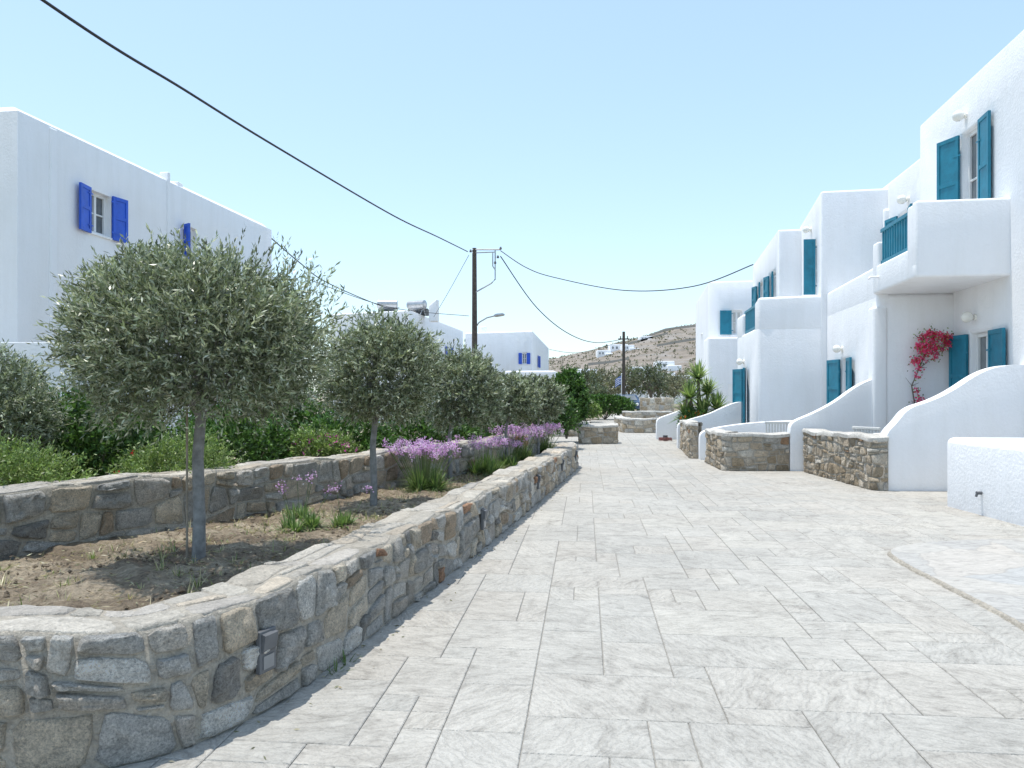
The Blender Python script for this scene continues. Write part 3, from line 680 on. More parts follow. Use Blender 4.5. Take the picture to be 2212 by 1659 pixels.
def roof_cap(parent,fpn,z0,z1,z2,inset,bev=.05):
    c=Vector((sum(p[0] for p in fpn)/4,sum(p[1] for p in fpn)/4)); vs=[]
    for z,i in ((z0,-.004),(z1,-.004),(z2,inset)):
        for p in fpn:
            d=(c-Vector(p)); vs.append((p[0]+math.copysign(i,d.x),p[1]+math.copysign(i,d.y),z))
    fs=[(3,2,1,0),(8,9,10,11)]+[(r*4+i,r*4+(i+1)%4,r*4+4+(i+1)%4,r*4+4+i) for r in (0,1) for i in range(4)]
    m=MB(); m.add(vs,fs); m.obj('roof_parapet',M_white,parent,bevel=bev)
def cutter(O,a,n,w_,z0,z1,dep=.22):
    O=Vector((O[0],O[1],0)); return (O+Vector((0,0,z0))-n*dep, a*w_, n*(dep+.5), Vector((0,0,z1-z0)))
def shutter(parent,hinge,sdir,n,w_,z0,z1,mat,ang):
    d=(sdir*math.cos(ang)+n*math.sin(ang)).normalized(); p=(n*math.cos(ang)-sdir*math.sin(ang)).normalized()
    m=MB(); o=Vector((hinge[0],hinge[1],z0))+n*.03; H=z1-z0; Z=Vector((0,0,1)); st=min(.07,w_*.2)
    m.obox(o,d*w_,p*.022,Z*H)
    for q_,t_ in ((.022,.014),(-.014,.014)):
        m.obox(o+p*q_,d*st,p*t_,Z*H); m.obox(o+p*q_+d*(w_-st),d*st,p*t_,Z*H)
        for zz in ([0,H*.48,H-.08] if H<1.5 else [0,H*.33,H*.66,H-.08]): m.obox(o+p*q_+d*st+Z*zz,d*(w_-2*st),p*t_,Z*.08)
    for zz in (.15,.85): m.obox(o+p*.036-d*.06+Z*H*zz,d*.2,p*.006,Z*.03)
    return m.obj('shutter',mat,parent,bevel=.004,seg=1)
def window(parent,O,a,n,w_,z0,z1,mat,kind='window',ls=None,rs=None,sw=.45,curtain=False,zs=None,sw2=None):
    O=Vector((O[0],O[1],0)); Z=Vector((0,0,1)); H=z1-z0
    m=MB(); m.obox(O+Z*z0-n*.20,a*w_,n*.03,Z*H); g=m.obj(kind,M_curtain if curtain else M_glass,parent)
    m=MB(); t=.07
    b=O+Z*z0-n*.17
    m.obox(b,a*t,n*.05,Z*H); m.obox(b+a*(w_-t),a*t,n*.05,Z*H); m.obox(b+a*t,a*(w_-2*t),n*.05,Z*t); m.obox(b+a*t+Z*(H-t),a*(w_-2*t),n*.05,Z*t)
    m.obox(b+a*(w_/2-.035)+Z*t,a*.07,n*.055,Z*(H-2*t))
    k=3 if H>1.5 else 2
    for i in range(1,k): m.obox(b+a*t+Z*(H*i/k-.015),a*(w_-2*t),n*.035,Z*.035)
    if kind=='door': m.obox(b+a*t+Z*t,a*(w_-2*t),n*.03,Z*H*.22)
    m.obj('frame',M_frame,g,bevel=.006,seg=1)
    if kind=='window':
        m=MB(); m.obox(O+Z*(z0-.05)-n*.16-a*.04,a*(w_+.08),n*.20,Z*.048); m.obj('sill',M_white,g,bevel=.012,seg=2)
    zz0,zz1=zs or (z0,z1)
    if ls is not None: shutter(g,O,-a,n,sw,zz0,zz1,mat,ls)
    if rs is not None: shutter(g,O+a*w_,a,n,sw2 or sw,zz0,zz1,mat,rs)
    return g
def globe(parent,x,y,z,n,r=.105):
    m=MB(); m.tube([Vector((x,y,z))-n*.02,Vector((x,y,z))+n*.03],.06,12); m.tube([Vector((x,y,z))+n*.03,Vector((x,y,z))+n*.08-Vector((0,0,.01))],.03,8)
    m.ball(Vector((x,y,z))+n*(r+.04),r,16); m.obj('wall_lamp',M_globe,parent,smooth=True,angle=60)
K=.15; s_=math.hypot(1,K)
A_R=Vector((K,1,0))/s_; N_R=Vector((-1,K,0))/s_
def FR(c,d): return (c+K*d,d)
def railing(parent,c,d0,d1,z0,z1,mat):
    m=MB(); O=Vector((*FR(c,d0),0)); L=(d1-d0)*s_; Z=Vector((0,0,1))
    m.obox(O+Z*(z1-.07)-N_R*.04,A_R*L,N_R*.08,Z*.07); m.obox(O+Z*z0-N_R*.03,A_R*L,N_R*.06,Z*.06)
    n=max(3,int(L/.13))
    for i in range(n): m.obox(O+Z*(z0+.06)+A_R*(L*(i+.5)/n-.02)-N_R*.02,A_R*.04,N_R*.04,Z*(z1-z0-.13))
    m.obj('railing',mat,parent,bevel=.004,seg=1)

H1=thing('white_house',(9.5,15,0),'white plastered two storey house with balcony and teal shutters','house')
cF=6.51; cL=5.06
def cutR(c,da,db,z0,z1,dep=.22):
    return cutter(FR(c,da),A_R,N_R,(db-da)*s_,z0,z1,dep)
UD=(14.02,14.86,3.85,6.62); LD=(13.62,14.50,.3,2.72); BD=(17.55,18.3,4.2,5.85); WD=(17.4,18.0,.3,2.4)
build_walls(H1,[
 (foot(K,cF,cF+5,8,17.0),-.1,[7.62,7.62,7.55,7.55],[cutR(cF,*UD),cutR(cF,*LD)]),
 (foot(K,cF+.01,cF+4.9,16.9,19.6),-.1,6.85,[cutR(cF+.01,*BD)]),
 (foot(K,cL,cF+.2,15.42,19.45),-.1,3.6,[cutR(cL,*WD)]),
 (foot(K,cL+.002,cL+.26,15.425,19.4),3.3,[4.2,4.2,4.14,4.14],[]),
 (foot(K,cL+.2,cF+.1,15.43,15.66),3.3,4.18,[]),
 (foot(K,cF-.12,cF+.3,19.0,19.3),2.0,6.2,[])],.075)
build_walls(H1,[(foot(K,cL-.09,cL+.2,15.40,15.75),-.1,3.35,[])],.06,'pilaster')
window(H1,FR(cF,UD[0]),A_R,N_R,(UD[1]-UD[0])*s_,UD[2],UD[3],M_teal,'door',ls=R(4),rs=R(24),sw=.50,sw2=.52)
window(H1,FR(cF,LD[0]),A_R,N_R,(LD[1]-LD[0])*s_,LD[2],LD[3],M_teal,'door',ls=R(3),rs=R(12),sw=.62,sw2=.52)
window(H1,FR(cF+.01,BD[0]),A_R,N_R,(BD[1]-BD[0])*s_,BD[2],BD[3],M_teal,'door',ls=R(12),rs=R(12),sw=.5)
window(H1,FR(cL,WD[0]),A_R,N_R,(WD[1]-WD[0])*s_,WD[2],WD[3],M_teal,'door',ls=R(6),rs=R(12),sw=.5,sw2=.6)
cB=4.99; dB0,dB1=13.18,15.5
B=build_walls(H1,[
 (foot(K,cB,cF+.05,dB0,dB1),3.60,3.86,[]),
 (foot(K,cB+.002,cF+.05,dB0-.002,dB0+.2),3.65,4.93,[]),
 (foot(K,cB-.001,cB+.2,dB0+.1,dB0+.42),3.62,4.9,[]),
 (foot(K,cB-.001,cB+.2,dB1-.3,dB1+.003),3.62,4.62,[]),
 (foot(K,cB-.001,cB+.2,dB0+.3,dB1-.2),3.62,4.15,[])],.05,'balcony')
railing(B,cB+.1,dB0+.42,dB1-.3,4.17,4.86,M_teal)
m=MB(); p=Vector((*FR(cB,15.1),3.9)); m.tube([p-N_R*.05,p+N_R*.16,p+N_R*.2-Vector((0,0,.04))],.022,8); m.obj('drain_spout',M_white,H1,smooth=True)
globe(H1,cF+K*14.64,14.64,6.92,N_R); globe(H1,cF+K*14.25,14.25,3.02,N_R); globe(H1,cF+K*17.65,17.65,6.08,N_R); globe(H1,cL+K*17.9,17.9,2.64,N_R,.09)
H2=thing('white_house',(9.5,22,0),'stepped white plastered house with teal shutters and terrace','house')
c2=4.91;c3=4.28;cG=3.37
W3a=(21.95,23.0,4.1,5.15);W3b=(24.1,25.0,4.1,5.15);GD=(21.45,21.95,.2,2.3); D2=(19.72,20.4,4.15,5.58)
build_walls(H2,[
 (foot(K,c2,cF+4,19.3,21.7),-.1,[6.72,6.78,6.4,6.32],[cutR(c2,*D2)]),
 (foot(K,c3,cF+4,21.55,26.0),-.1,[6.22,6.3,6.0,5.92],[cutR(c3,*W3a),cutR(c3,*W3b)]),
 (foot(K,cG,cF,19.55,23.3),-.1,3.3,[cutR(cG,*GD)]),
 (foot(K,cG+.002,cF-.3,19.545,19.78),3.2,[4.05,4.13,4.13,4.05],[]),
 (foot(K,cG-.001,cG+.22,19.62,20.1),3.2,[4.05,4.05,3.98,3.98],[]),
 (foot(K,cG-.001,cG+.22,22.3,23.3),3.2,3.9,[])],.075)
railing(H2,cG+.11,20.1,22.3,3.34,3.98,M_teal)
window(H2,FR(c2,D2[0]),A_R,N_R,(D2[1]-D2[0])*s_,D2[2],D2[3],M_teal,'door',ls=R(88),rs=None,sw=.29)
for W_ in (W3a,W3b): window(H2,FR(c3,W_[0]+.3),A_R,N_R,.55,W_[2]+.1,W_[3]-.05,M_teal,'window',ls=R(8),rs=R(12),sw=.36)
window(H2,FR(cG,GD[0]),A_R,N_R,(GD[1]-GD[0])*s_,GD[2],GD[3],M_teal,'door',ls=R(12),rs=R(20),sw=.55)
globe(H2,c2+K*20.3,20.3,5.95,N_R,.09); globe(H2,cG+K*21.9,21.9,2.5,N_R,.09)
H3=thing('white_house',(10,32,0),'white plastered house with teal shuttered window at lane end','house')
a3=Vector((1,-K,0))/s_; n3=Vector((-K,-1,0))/s_
c5=7.92-K*30.8; O5=Vector((7.92,30.8,0))+a3*.9
build_walls(H3,[
 (foot(K,c5,c5+6,30.8,36.5),-.1,[6.1,6.14,5.95,5.9],[cutter(O5,a3,n3,.42,3.95,4.92)]),
 (foot(K,7.53-K*29.4,c5+1.2,29.4,31.0),-.1,3.76,[])],.09)
window(H3,O5,a3,n3,.42,3.95,4.92,M_teal,'window',ls=R(8),rs=None,sw=.46,curtain=True)
window(H3,(c5+K*33.2,33.2),A_R,N_R,.4,4.2,4.95,M_teal,'window')
m=MB(); p=Vector((7.53,29.4,0))+a3*.75; m.obox(p+Vector((0,0,1.25)),a3*.42,n3*.03,Vector((0,0,.72))); m.obj('meter_box',M_frame,H3,bevel=.01)

kA=.139; sA=math.hypot(1,kA); A_L=Vector((kA,1,0))/sA; N_L=Vector((1,-kA,0))/sA
HA=thing('white_house',(-11,19,0),'large white plastered house with bright blue shutters','house')
cA=-11.25
def OA(d): return (cA+kA*d,d)
wA1=(16.23,16.94,5.04,5.95); wA2=(19.75,20.4,5.04,5.97)
fA=foot(kA,cA-6.5,cA,14.3+kA*6.38,24.8+kA*6.38)
build_walls(HA,[(fA,-.1,6.9,[cutter(OA(w_[0]),A_L,N_L,(w_[1]-w_[0])*sA,w_[2],w_[3]) for w_ in (wA1,wA2)])],.06)
roof_cap(HA,fA,6.72,6.86,7.06,.22,.06)
build_walls(HA,[(foot(kA,cA-.2,cA+.035,15.12,15.32),-.1,6.86,[])],.03,'pilaster')
build_walls(HA,[(foot(kA,cA-.2,cA+.05,19.05,19.15),-.1,7.12,[])],.03,'pilaster')
window(HA,OA(wA1[0]),A_L,N_L,(wA1[1]-wA1[0])*sA,wA1[2],wA1[3],M_blue,'window',ls=R(10),rs=R(10),sw=.42,zs=(wA1[2]-.04,wA1[3]+.02))
window(HA,OA(wA2[0]),A_L,N_L,(wA2[1]-wA2[0])*sA,wA2[2],wA2[3],M_blue,'window',ls=R(60),rs=None,sw=.24)
m=MB(); x,y=OA(19.7); m.obox((x-.5,y,6.98),(.4,0,0),(0,.3,0),(0,0,.09)); m.obj('roof_vent',M_white,HA,bevel=.02)

def profile_wall(name,P0,a,prof,th,label,bev=.07,cat='wall'):
    a=Vector((a[0],a[1],0)).normalized(); n=Vector((-a.y,a.x,0))
    pr=[Vector((u,z,0)) for u,z in prof]; pr=[tuple(p)[:2] for p in chaikin(pr,3)]
    P0=Vector((P0[0],P0[1],0)); L=pr[-1][0]
    pts=[(pr[0][0],-.1)]+pr+[(L,-.1)]; k=len(pts)
    vs=[P0+a*u+Vector((0,0,z)) for u,z in pts]+[P0+a*u+n*th+Vector((0,0,z)) for u,z in pts]
    fs=[tuple(range(k))[::-1],tuple(range(k,2*k))]+[(i,(i+1)%k,(i+1)%k+k,i+k) for i in range(k)]
    m=MB(); m.add(vs,fs); o=m.obj(name,M_white)
    bm=bmesh.new(); bm.from_mesh(o.data); bmesh.ops.recalc_face_normals(bm,faces=bm.faces)
    es=[e for e in bm.edges if len(e.link_faces)==2 and e.calc_face_angle()>R(50)]
    bmesh.ops.bevel(bm,geom=es,offset=bev,segments=4,profile=.5,affect='EDGES',clamp_overlap=True)
    bm.to_mesh(o.data); bm.free()
    o.data.polygons.foreach_set('use_smooth',[True]*len(o.data.polygons)); o.data.set_sharp_from_angle(angle=R(38))
    tag(o,label,cat); return o
profile_wall('white_terrace_wall',(-12,12),(1,0),[(0,2.38),(3.8,2.40),(4.75,2.40),(5.1,2.38),(5.32,2.25),(5.45,1.95),(5.7,1.8),(6.3,1.78)],.3,'white plastered terrace wall with rounded stepped top')
profile_wall('white_curved_wall',(6.08,12.45),(1,-.03),[(0,.72),(.03,.95),(.2,1.12),(.38,1.36),(.75,1.47),(1.1,1.64),(1.5,1.92),(1.85,2.05),(2.3,2.07),(2.5,2.07)],.26,'white plastered wall with wavy sloping top beside terrace')
profile_wall('white_curved_wall',(5.69,15.62),(1,-.1),[(0,.8),(.02,.98),(.2,1.08),(.45,1.18),(.9,1.42),(1.3,1.74),(1.65,1.9),(1.75,1.92)],.26,'white plastered wall with wavy sloping top beside terrace')
profile_wall('white_curved_wall',(4.50,18.3),(1,-.1),[(0,.5),(.02,.66),(.3,.76),(.9,.86),(1.5,.92),(2.2,.95)],.26,'low white plastered wall with gently sloping top')
profile_wall('white_curved_wall',(4.80,22.1),(1,-.08),[(0,.55),(.02,.74),(.4,.86),(.9,1.0),(1.3,1.2),(1.65,1.34),(1.9,1.36)],.26,'white plastered wall with wavy sloping top beside terrace')
profile_wall('white_curved_wall',(5.0,26.4),(1,-.08),[(0,.5),(.02,.72),(.35,.84),(.8,1.0),(1.2,1.15),(2.2,1.2)],.3,'white plastered wall with wavy sloping top beside lane')
T=thing('white_terrace_wall',(6.15,8,0),'low white plastered terrace wall with rounded corner','wall')
build_walls(T,[([(6.05,4.5),(6.42,4.5),(6.5,10.8),(6.13,10.82)],-.1,.98,[]),([(6.2,10.5),(9,10.3),(9,10.6),(6.2,10.8)],-.1,.978,[])],.09,'wall')
m=MB(); m.tube([(6.12,9.95,.30),(6.05,9.95,.30)],.022,10); m.tube([(6.06,9.95,.30),(6.045,9.95,.25)],.016,10); m.obj('spotlight',M_metal,T,smooth=True)
WARM=[(.60,.51,.39),(.54,.45,.33),(.63,.56,.46),(.44,.35,.24),(.55,.52,.47),(.38,.31,.22),(.66,.62,.54),(.49,.41,.31),(.40,.25,.15)]
STONES[:]=WARM
stone_wall('stone_wall',[(5.9,15.45),(5.9,14),(5.9,12.75),(5.9,12.47),(6.12,12.42)],.32,.82,.86,'low rubble stone terrace wall with white capped top',71,row=.14,wr=(.10,.28),it=1,capmat=M_cap)
stone_wall('stone_wall',[(4.45,17.5),(4.38,16.5),(4.34,15.9),(4.34,15.68),(4.5,15.66),(5.0,15.66),(5.68,15.64)],.32,.74,.74,'low rubble stone terrace wall with white capped top',72,row=.15,wr=(.15,.36),it=1,capmat=M_cap)
stone_wall('stone_wall',[(4.83,21.9),(4.55,20),(4.36,18.85),(4.34,18.6),(4.52,18.55)],.3,.80,.82,'low rubble stone terrace wall with white capped top',73,row=.16,wr=(.15,.34),it=1,capmat=M_cap)
stone_wall('stone_wall',[(2.3,25.6),(2.15,24.6),(2.12,24.1),(2.35,23.95),(3.1,23.95),(3.35,24.1),(3.4,24.8)],.3,.56,.56,'short rounded rubble stone planter wall with pale cap',74,row=.19,wr=(.18,.4),it=2,capmat=M_cap)
stone_wall('stone_wall',[(1.0,28.3),(1.6,28.0),(2.3,28.0),(2.9,28.6)],.3,.52,.52,'low rubble stone wall with pale cap by lane',75,row=.18,wr=(.2,.45),it=1,capmat=M_cap)
stone_wall('stone_wall',[(4.5,33.5),(4.45,30.9),(4.7,30.6),(5.9,30.6)],.3,.55,.55,'low rubble stone wall with pale cap by lane',76,row=.2,wr=(.2,.45),it=1,capmat=M_cap)
stone_wall('stone_wall',[(8.4,50.2),(9.2,50),(10.6,50)],.4,1.3,1.3,'taller rubble stone boundary wall across lane end',78,row=.25,wr=(.25,.5),it=1)
stone_wall('stone_wall',[(5.9,40.9),(7.0,40.6),(8.6,41)],.4,.6,.6,'rubble stone boundary wall across lane end',79,row=.2,wr=(.25,.5),it=1,capmat=M_cap)

# --- distant houses on the left
HB=thing('white_house',(-7,46,0),'white plastered house with solar water heaters on roof','house')
kB=.154; sB=math.hypot(1,kB); A_B=Vector((kB,1,0))/sB; N_B=Vector((1,-kB,0))/sB; cBh=-11.74
def OB(d): return (cBh+kB*d,d)
nB=Vector((-kB,-1,0))/sB; aB=Vector((1,-kB,0))/sB; OBf=Vector((*OB(40.8),0))-aB*1.8
build_walls(HB,[(foot(kB,cBh-4.55,cBh,41.5,54.6),-.1,[5.9,6.05,6.0,5.9],[cutter(OB(44),A_B,N_B,.8,3.6,4.6),cutter(OB(49),A_B,N_B,.8,3.6,4.6),cutter(OBf,aB,nB,.8,3.6,4.6)])],.12)
window(HB,OB(44),A_B,N_B,.8,3.6,4.6,M_blue,ls=R(10),rs=R(10)); window(HB,OB(49),A_B,N_B,.8,3.6,4.6,M_blue,ls=R(10),rs=R(10))
window(HB,OBf,aB,nB,.8,3.6,4.6,M_blue,ls=R(5),rs=R(5))
build_walls(HB,[([(-4.65,42.6),(-4.2,42.5),(-4.1,43.0),(-4.55,43.1)],5.6,[6.5,6.85,6.85,6.5],[])],.06,'chimney')
def heater(x,y,z,ang):
    T=thing('solar_water_heater',(x,y,z),'silver solar water heater tank with panel on roof','water heater','solar heaters on roof')
    a=Vector((math.cos(ang),math.sin(ang),0)); b=Vector((-a.y,a.x,0)); c=Vector((x,y,z))
    m=MB(); m.tube([c+a*-.56+Vector((0,0,.58)),c+a*-.52+Vector((0,0,.58)),c+a*.52+Vector((0,0,.58)),c+a*.56+Vector((0,0,.58))],[.18,.25,.25,.18],18); m.obj('tank',M_steel,T,smooth=True)
    m=MB()
    for s in (-.42,.42):
        m.tube([c+a*s+b*.25,c+a*s+Vector((0,0,.4))],.025,6); m.tube([c+a*s-b*.3,c+a*s+Vector((0,0,.4))],.025,6)
    m.obj('stand',M_steel,T,smooth=True)
    m=MB(); m.obox(c-a*.55+b*.25+Vector((0,0,.34)),a*1.1,b*.7-Vector((0,0,.3)),Vector((0,.02,.05))); m.obj('panel',M_glass,T)
heater(-6.95,42.6,5.98,R(5)); heater(-5.35,42.9,5.98,R(-25))
HC=thing('white_house',(0,60,0),'white plastered two storey house with small blue shutters','house')
kC=.13; sC=math.hypot(1,kC); A_C=Vector((kC,1,0))/sC; N_C=Vector((1,-kC,0))/sC; aC=Vector((1,-kC,0))/sC; nC=Vector((-kC,-1,0))/sC; cC=-5.68
OCf=Vector((1.47,55,0))-aC*.75
build_walls(HC,[(foot(kC,cC-5,cC,55.64,70),-.1,[6.0,6.1,5.7,5.8],[cutter(OCf,aC,nC,.35,3.7,4.5),cutter((cC+kC*59,59),A_C,N_C,.8,3.6,4.5)]),
 (foot(kC,-.44-kC*46,2.6-kC*46,46,50),-.1,2.95,[])],.12)
window(HC,OCf,aC,nC,.35,3.7,4.5,M_blue,ls=R(5),rs=R(5),sw=.25); window(HC,(cC+kC*59,59),A_C,N_C,.8,3.6,4.5,M_blue,ls=R(5),rs=R(5))
build_walls(HC,[([(-2.4,57),(-1.9,57),(-1.9,57.5),(-2.4,57.5)],5.8,6.6,[])],.08,'chimney')
HD=thing('white_house',(4.2,52,0),'small white cubic outbuilding with blue window','house')
build_walls(HD,[([(3.0,50),(4.5,50),(4.9,55),(3.4,55)],-.1,2.35,[])],.1)
window(HD,(4.55,51),Vector((.08,1,0)).normalized(),Vector((1,-.08,0)).normalized(),.8,.9,1.7,M_blue,ls=R(5),rs=R(5)); window(HD,(3.6,49.82),Vector((1,0,0)),Vector((0,-1,0)),.5,1.0,1.7,M_blue,rs=R(10))

# ------------------------------------------------------------ utility poles and cables
T=thing('utility_pole',(-1.65,33.7,0),'dark wooden utility pole with steel bracket and lamp arm','pole')
m=MB(); m.tube([(-1.65,33.7,-.1),(-1.65,33.7,4),(-1.66,33.7,8.0)],[.14,.12,.095],12); m.obj('post',M_pole,T,smooth=True)
m=MB()
m.tube([(-1.75,33.65,7.93),(-.50,33.65,7.93)],.035,6); m.tube([(-1.75,33.65,7.78),(-.72,33.65,7.82)],.025,6)
m.tube([(-.74,33.65,7.93),(-.74,33.65,6.62),(-.9,33.65,6.45),(-1.6,33.65,6.05)],.035,6)
m.tube([(-.85,33.65,7.8),(-.85,33.65,7.2),(-.72,33.65,7.0)],.03,6)
m.obj('bracket',M_steel,T,smooth=True)
m=MB()
for x,z in ((-1.82,7.86),(-.5,7.98),(-.62,7.6),(-.74,7.35)): m.tube([(x,33.6,z-.06),(x,33.6,z-.02),(x,33.6,z+.06)],[.04,.06,.03],8)
m.obj('insulators',M_metal,T,smooth=True)
m=MB(); m.tube([(-1.6,33.7,4.5),(-1.45,33.65,4.72),(-1.1,33.6,4.92),(-.75,33.55,5.0)],.03,8); m.obj('lamp_arm',M_steel,T,smooth=True)
m=MB(); m.tube([(-.8,33.55,5.0),(-.7,33.55,5.02),(-.4,33.5,5.05),(-.32,33.5,5.04)],[.04,.08,.07,.03],10); m.obj('lamp_head',M_steel,T,smooth=True)
T=thing('utility_pole',(9.8,67,0),'plain wooden utility pole beside far trees','pole')
m=MB(); m.tube([(9.8,67,-.1),(9.8,67,7.0)],[.16,.12],10); m.obj('post',M_pole,T,smooth=True)
m=MB(); m.obox((9.3,66.85,6.3),(1.0,0,0),(0,.1,0),(0,0,.1)); m.tube([(9.5,66.85,6.4),(9.5,66.85,6.6)],.05,6); m.tube([(10.1,66.85,6.4),(10.1,66.85,6.6)],.05,6); m.obj('crossarm',M_pole,T)
def cable(pts,r,label):
    P=[Vector(p) for p in pts]; out=[]
    for i in range(len(P)-1):
        p0=P[max(i-1,0)];p1=P[i];p2=P[i+1];p3=P[min(i+2,len(P)-1)]
        for k in range(10):
            t=k/10; out.append(.5*((2*p1)+(p2-p0)*t+(2*p0-5*p1+4*p2-p3)*t*t+(3*p1-p0-3*p2+p3)*t**3))
    out.append(P[-1])
    m=MB(); m.tube(out,r,6); o=m.obj('overhead_cable',M_cable,smooth=True,angle=80); tag(o,label,'cable'); return o
cable([(-6.6,2.5,6.5),(-5.54,9,6.24),(-5.10,11.94,6.33),(-4.64,15.1,6.46),(-3.53,22.7,6.88),(-2.7,28,7.32),(-1.95,33.55,7.82)],.020,'thick twisted black cable sagging down to wooden pole')
cable([(-7.8,24.8,6.62),(-7.75,28,6.36),(-7.68,32,6.2),(-6.7,40,6.12),(-6.2,42,6.3)],.02,'black cable strung between white house roofs')
cable([(-.5,33.5,7.6),(1.28,39.3,6.0),(3.5,46.5,5.2),(6.14,55.1,5.25),(9.8,66.9,6.35)],.025,'black cable sagging from pole to distant pole')
cable([(-.5,33.5,7.85),(.6,32.5,6.95),(1.79,31.4,6.35),(4.32,29.2,5.53),(6.5,27.25,5.42),(8.15,25.8,5.95)],.019,'thin black cable sagging from pole to house roof')
cable([(-1.9,33.7,7.7),(-3.1,37.5,6.6),(-4.3,42,5.8)],.012,'thin service cable from pole to house')
cable([(3.3,68,5.5),(6,67.6,5.2),(9.8,67,6.2)],.02,'thin cable from house to distant pole')
cable([(-1.9,33.6,5.0),(-5,31,5.1),(-7.8,28,5.9)],.012,'thin service cable from pole to house')

# ------------------------------------------------------------ bougainvillea
rng=np.random.default_rng(80)
T=thing('bougainvillea',(8.3,15.2,0),'bright crimson pink bougainvillea climbing up white wall','plant')
def wy(x): return 15.42-(x-7.37)*.15-.12
st=[(8.15,wy(8.15),.05),(8.0,wy(8.0),.9),(8.02,wy(8.02),1.35),(7.96,wy(7.96),1.75),(8.1,wy(8.1),2.1),(8.25,wy(8.25),2.45),(8.4,wy(8.4),2.75)]
m=MB(); m.tube(st,[.02,.017,.014,.012,.01,.008,.005],6)
for p in st[1:]:
    for _ in range(4): m.tube([p,(p[0]+rng.uniform(-.2,.2),p[1]+rng.uniform(-.1,.05),p[2]+rng.uniform(-.1,.25))],[.006,.003],4)
m.obj('stem',M_twig,T,smooth=True)
cl=[]
while len(cl)<44:
    a,b=rng.uniform(-1,1,2)
    if a*a+b*b<1:
        x=8.29+.30*a; cl.append((x,wy(x)-rng.uniform(0.02,.26),2.55+.27*b+.03*a))
for _ in range(13): 
    t=rng.uniform(1.05,2.3); x=8.0+(.08 if t>1.95 else 0)+rng.normal(0,.07); cl.append((x,wy(x)-.06,t))
cl=np.array(cl); k=22; P=np.repeat(cl,k,0)+rng.normal(0,.034,(len(cl)*k,3)); D=norm(rng.normal(size=P.shape))
leafobj('flowers',P,D,.048,.044,palette(rng,len(P),np.repeat(np.arange(len(cl)),k),[(.9,.09,.24),(.9,.18,.34),(.88,.05,.15)],None,.10),M_petal,T,rng)
P=np.repeat(cl,8,0)+rng.normal(0,.075,(len(cl)*8,3)); D=norm(rng.normal(size=P.shape))
leafobj('leaves',P,D,.05,.03,palette(rng,len(P),np.repeat(np.arange(len(cl)),8),LG),M_leaf,T,rng)

# ------------------------------------------------------------ yucca by terrace
T=thing('yucca_plant',(5.9,24,0),'tall multi-stemmed yucca beside white terrace walls','plant')
m=MB(); lf=MB(); rng=np.random.default_rng(81)
for (x,y,z) in ((5.85,24,2.05),(6.2,24.2,1.6),(5.55,23.8,1.45),(6.4,23.9,1.1),(5.95,23.8,1.0),(5.5,24.1,.9)):
    m.tube([(5.9,24,0),((5.9+x)/2,24,z*.5),(x,y,z)],[.09,.07,.05],7)
    blades(lf,(x,y,z),150,.66,.062,rng,spread=2,droop=.35,cols=((.22,.32,.10),(.31,.41,.15),(.42,.48,.22),(.14,.22,.08)))
m.obj('trunk',M_twig,T,smooth=True); lf.obj('leaves',M_leaf,T,usecol=True)
shrub('flowering_shrub',(5.6,23.6,.75),(.45,.4,.4),400,9,.15,.06,.025,DG,82,'low green shrub with orange flowers by yucca',flowers=(10,(.7,.16,.03),.03))
T=thing('garden_hose',(5.1,25.6,0),'coiled red garden hose on paving','hose')
m=MB(); pts=[(5.1+math.cos(a*.5)*(.22+.02*math.sin(a)),25.4+math.sin(a*.5)*.22,.03+.002*a) for a in range(0,50)]; m.tube(pts,.012,6)
m.obj('coil',simple('hose_rubber',(.22,.07,.06),.5),T,smooth=True)
m=MB(); m.tube([(5.1,25.4,.02),(5.1,25.4,.2)],[.08,.08],12); m.obj('reel_hub',M_metal,T,smooth=True)

# ------------------------------------------------------------ terrace furniture
M_wick=simple('white_wicker',(.72,.71,.67),.7,.12,60,.5,80)
def chair(x,y,ang,z=0.0):
    T=thing('terrace_chair',(x,y,z),'white wicker armchair on terrace','chair','white terrace chairs')
    c,s=math.cos(ang),math.sin(ang); a=Vector((c,s,0)); b=Vector((-s,c,0)); o=Vector((x,y,z)); Z=Vector((0,0,1))
    for i,j in ((-.26,-.26),(.22,-.26),(-.26,.22),(.22,.22)):
        m=MB(); m.obox(o+a*i+b*j,a*.04,b*.04,Z*.42); m.obj('leg',M_wick,T)
    m=MB(); m.obox(o-a*.27-b*.27+Z*.42,a*.54,b*.54,Z*.06); m.obj('seat',M_wick,T,bevel=.015)
    m=MB()
    for i in range(9): m.obox(o-a*.27+a*.062*i+b*.25+Z*.48,a*.035,b*.03,Z*.45)
    m.obox(o-a*.28+b*.24+Z*.93,a*.56,b*.05,Z*.05); m.obj('backrest',M_wick,T,bevel=.008,seg=2)
    for k in (-.3,.26):
        m=MB(); m.obox(o+a*k-b*.27+Z*.66,a*.05,b*.54,Z*.04); m.obox(o+a*k-b*.25+Z*.46,a*.04,b*.04,Z*.2); m.obj('armrest',M_wick,T,bevel=.008,seg=2)
chair(5.85,17.0,R(175)); chair(6.75,14.2,R(120))
T=thing('terrace_table',(6.7,13.3,0),'white round terrace table','table')
m=MB(); m.tube([(6.7,13.3,.86),(6.7,13.3,.89)],.38,24); m.obj('table_top',M_frame,T,smooth=True)
m=MB(); m.tube([(6.7,13.3,.05),(6.7,13.3,.86)],.035,10); m.tube([(6.7,13.3,0.01),(6.7,13.3,.05)],[.24,.2],16); m.obj('pedestal',M_frame,T,smooth=True)

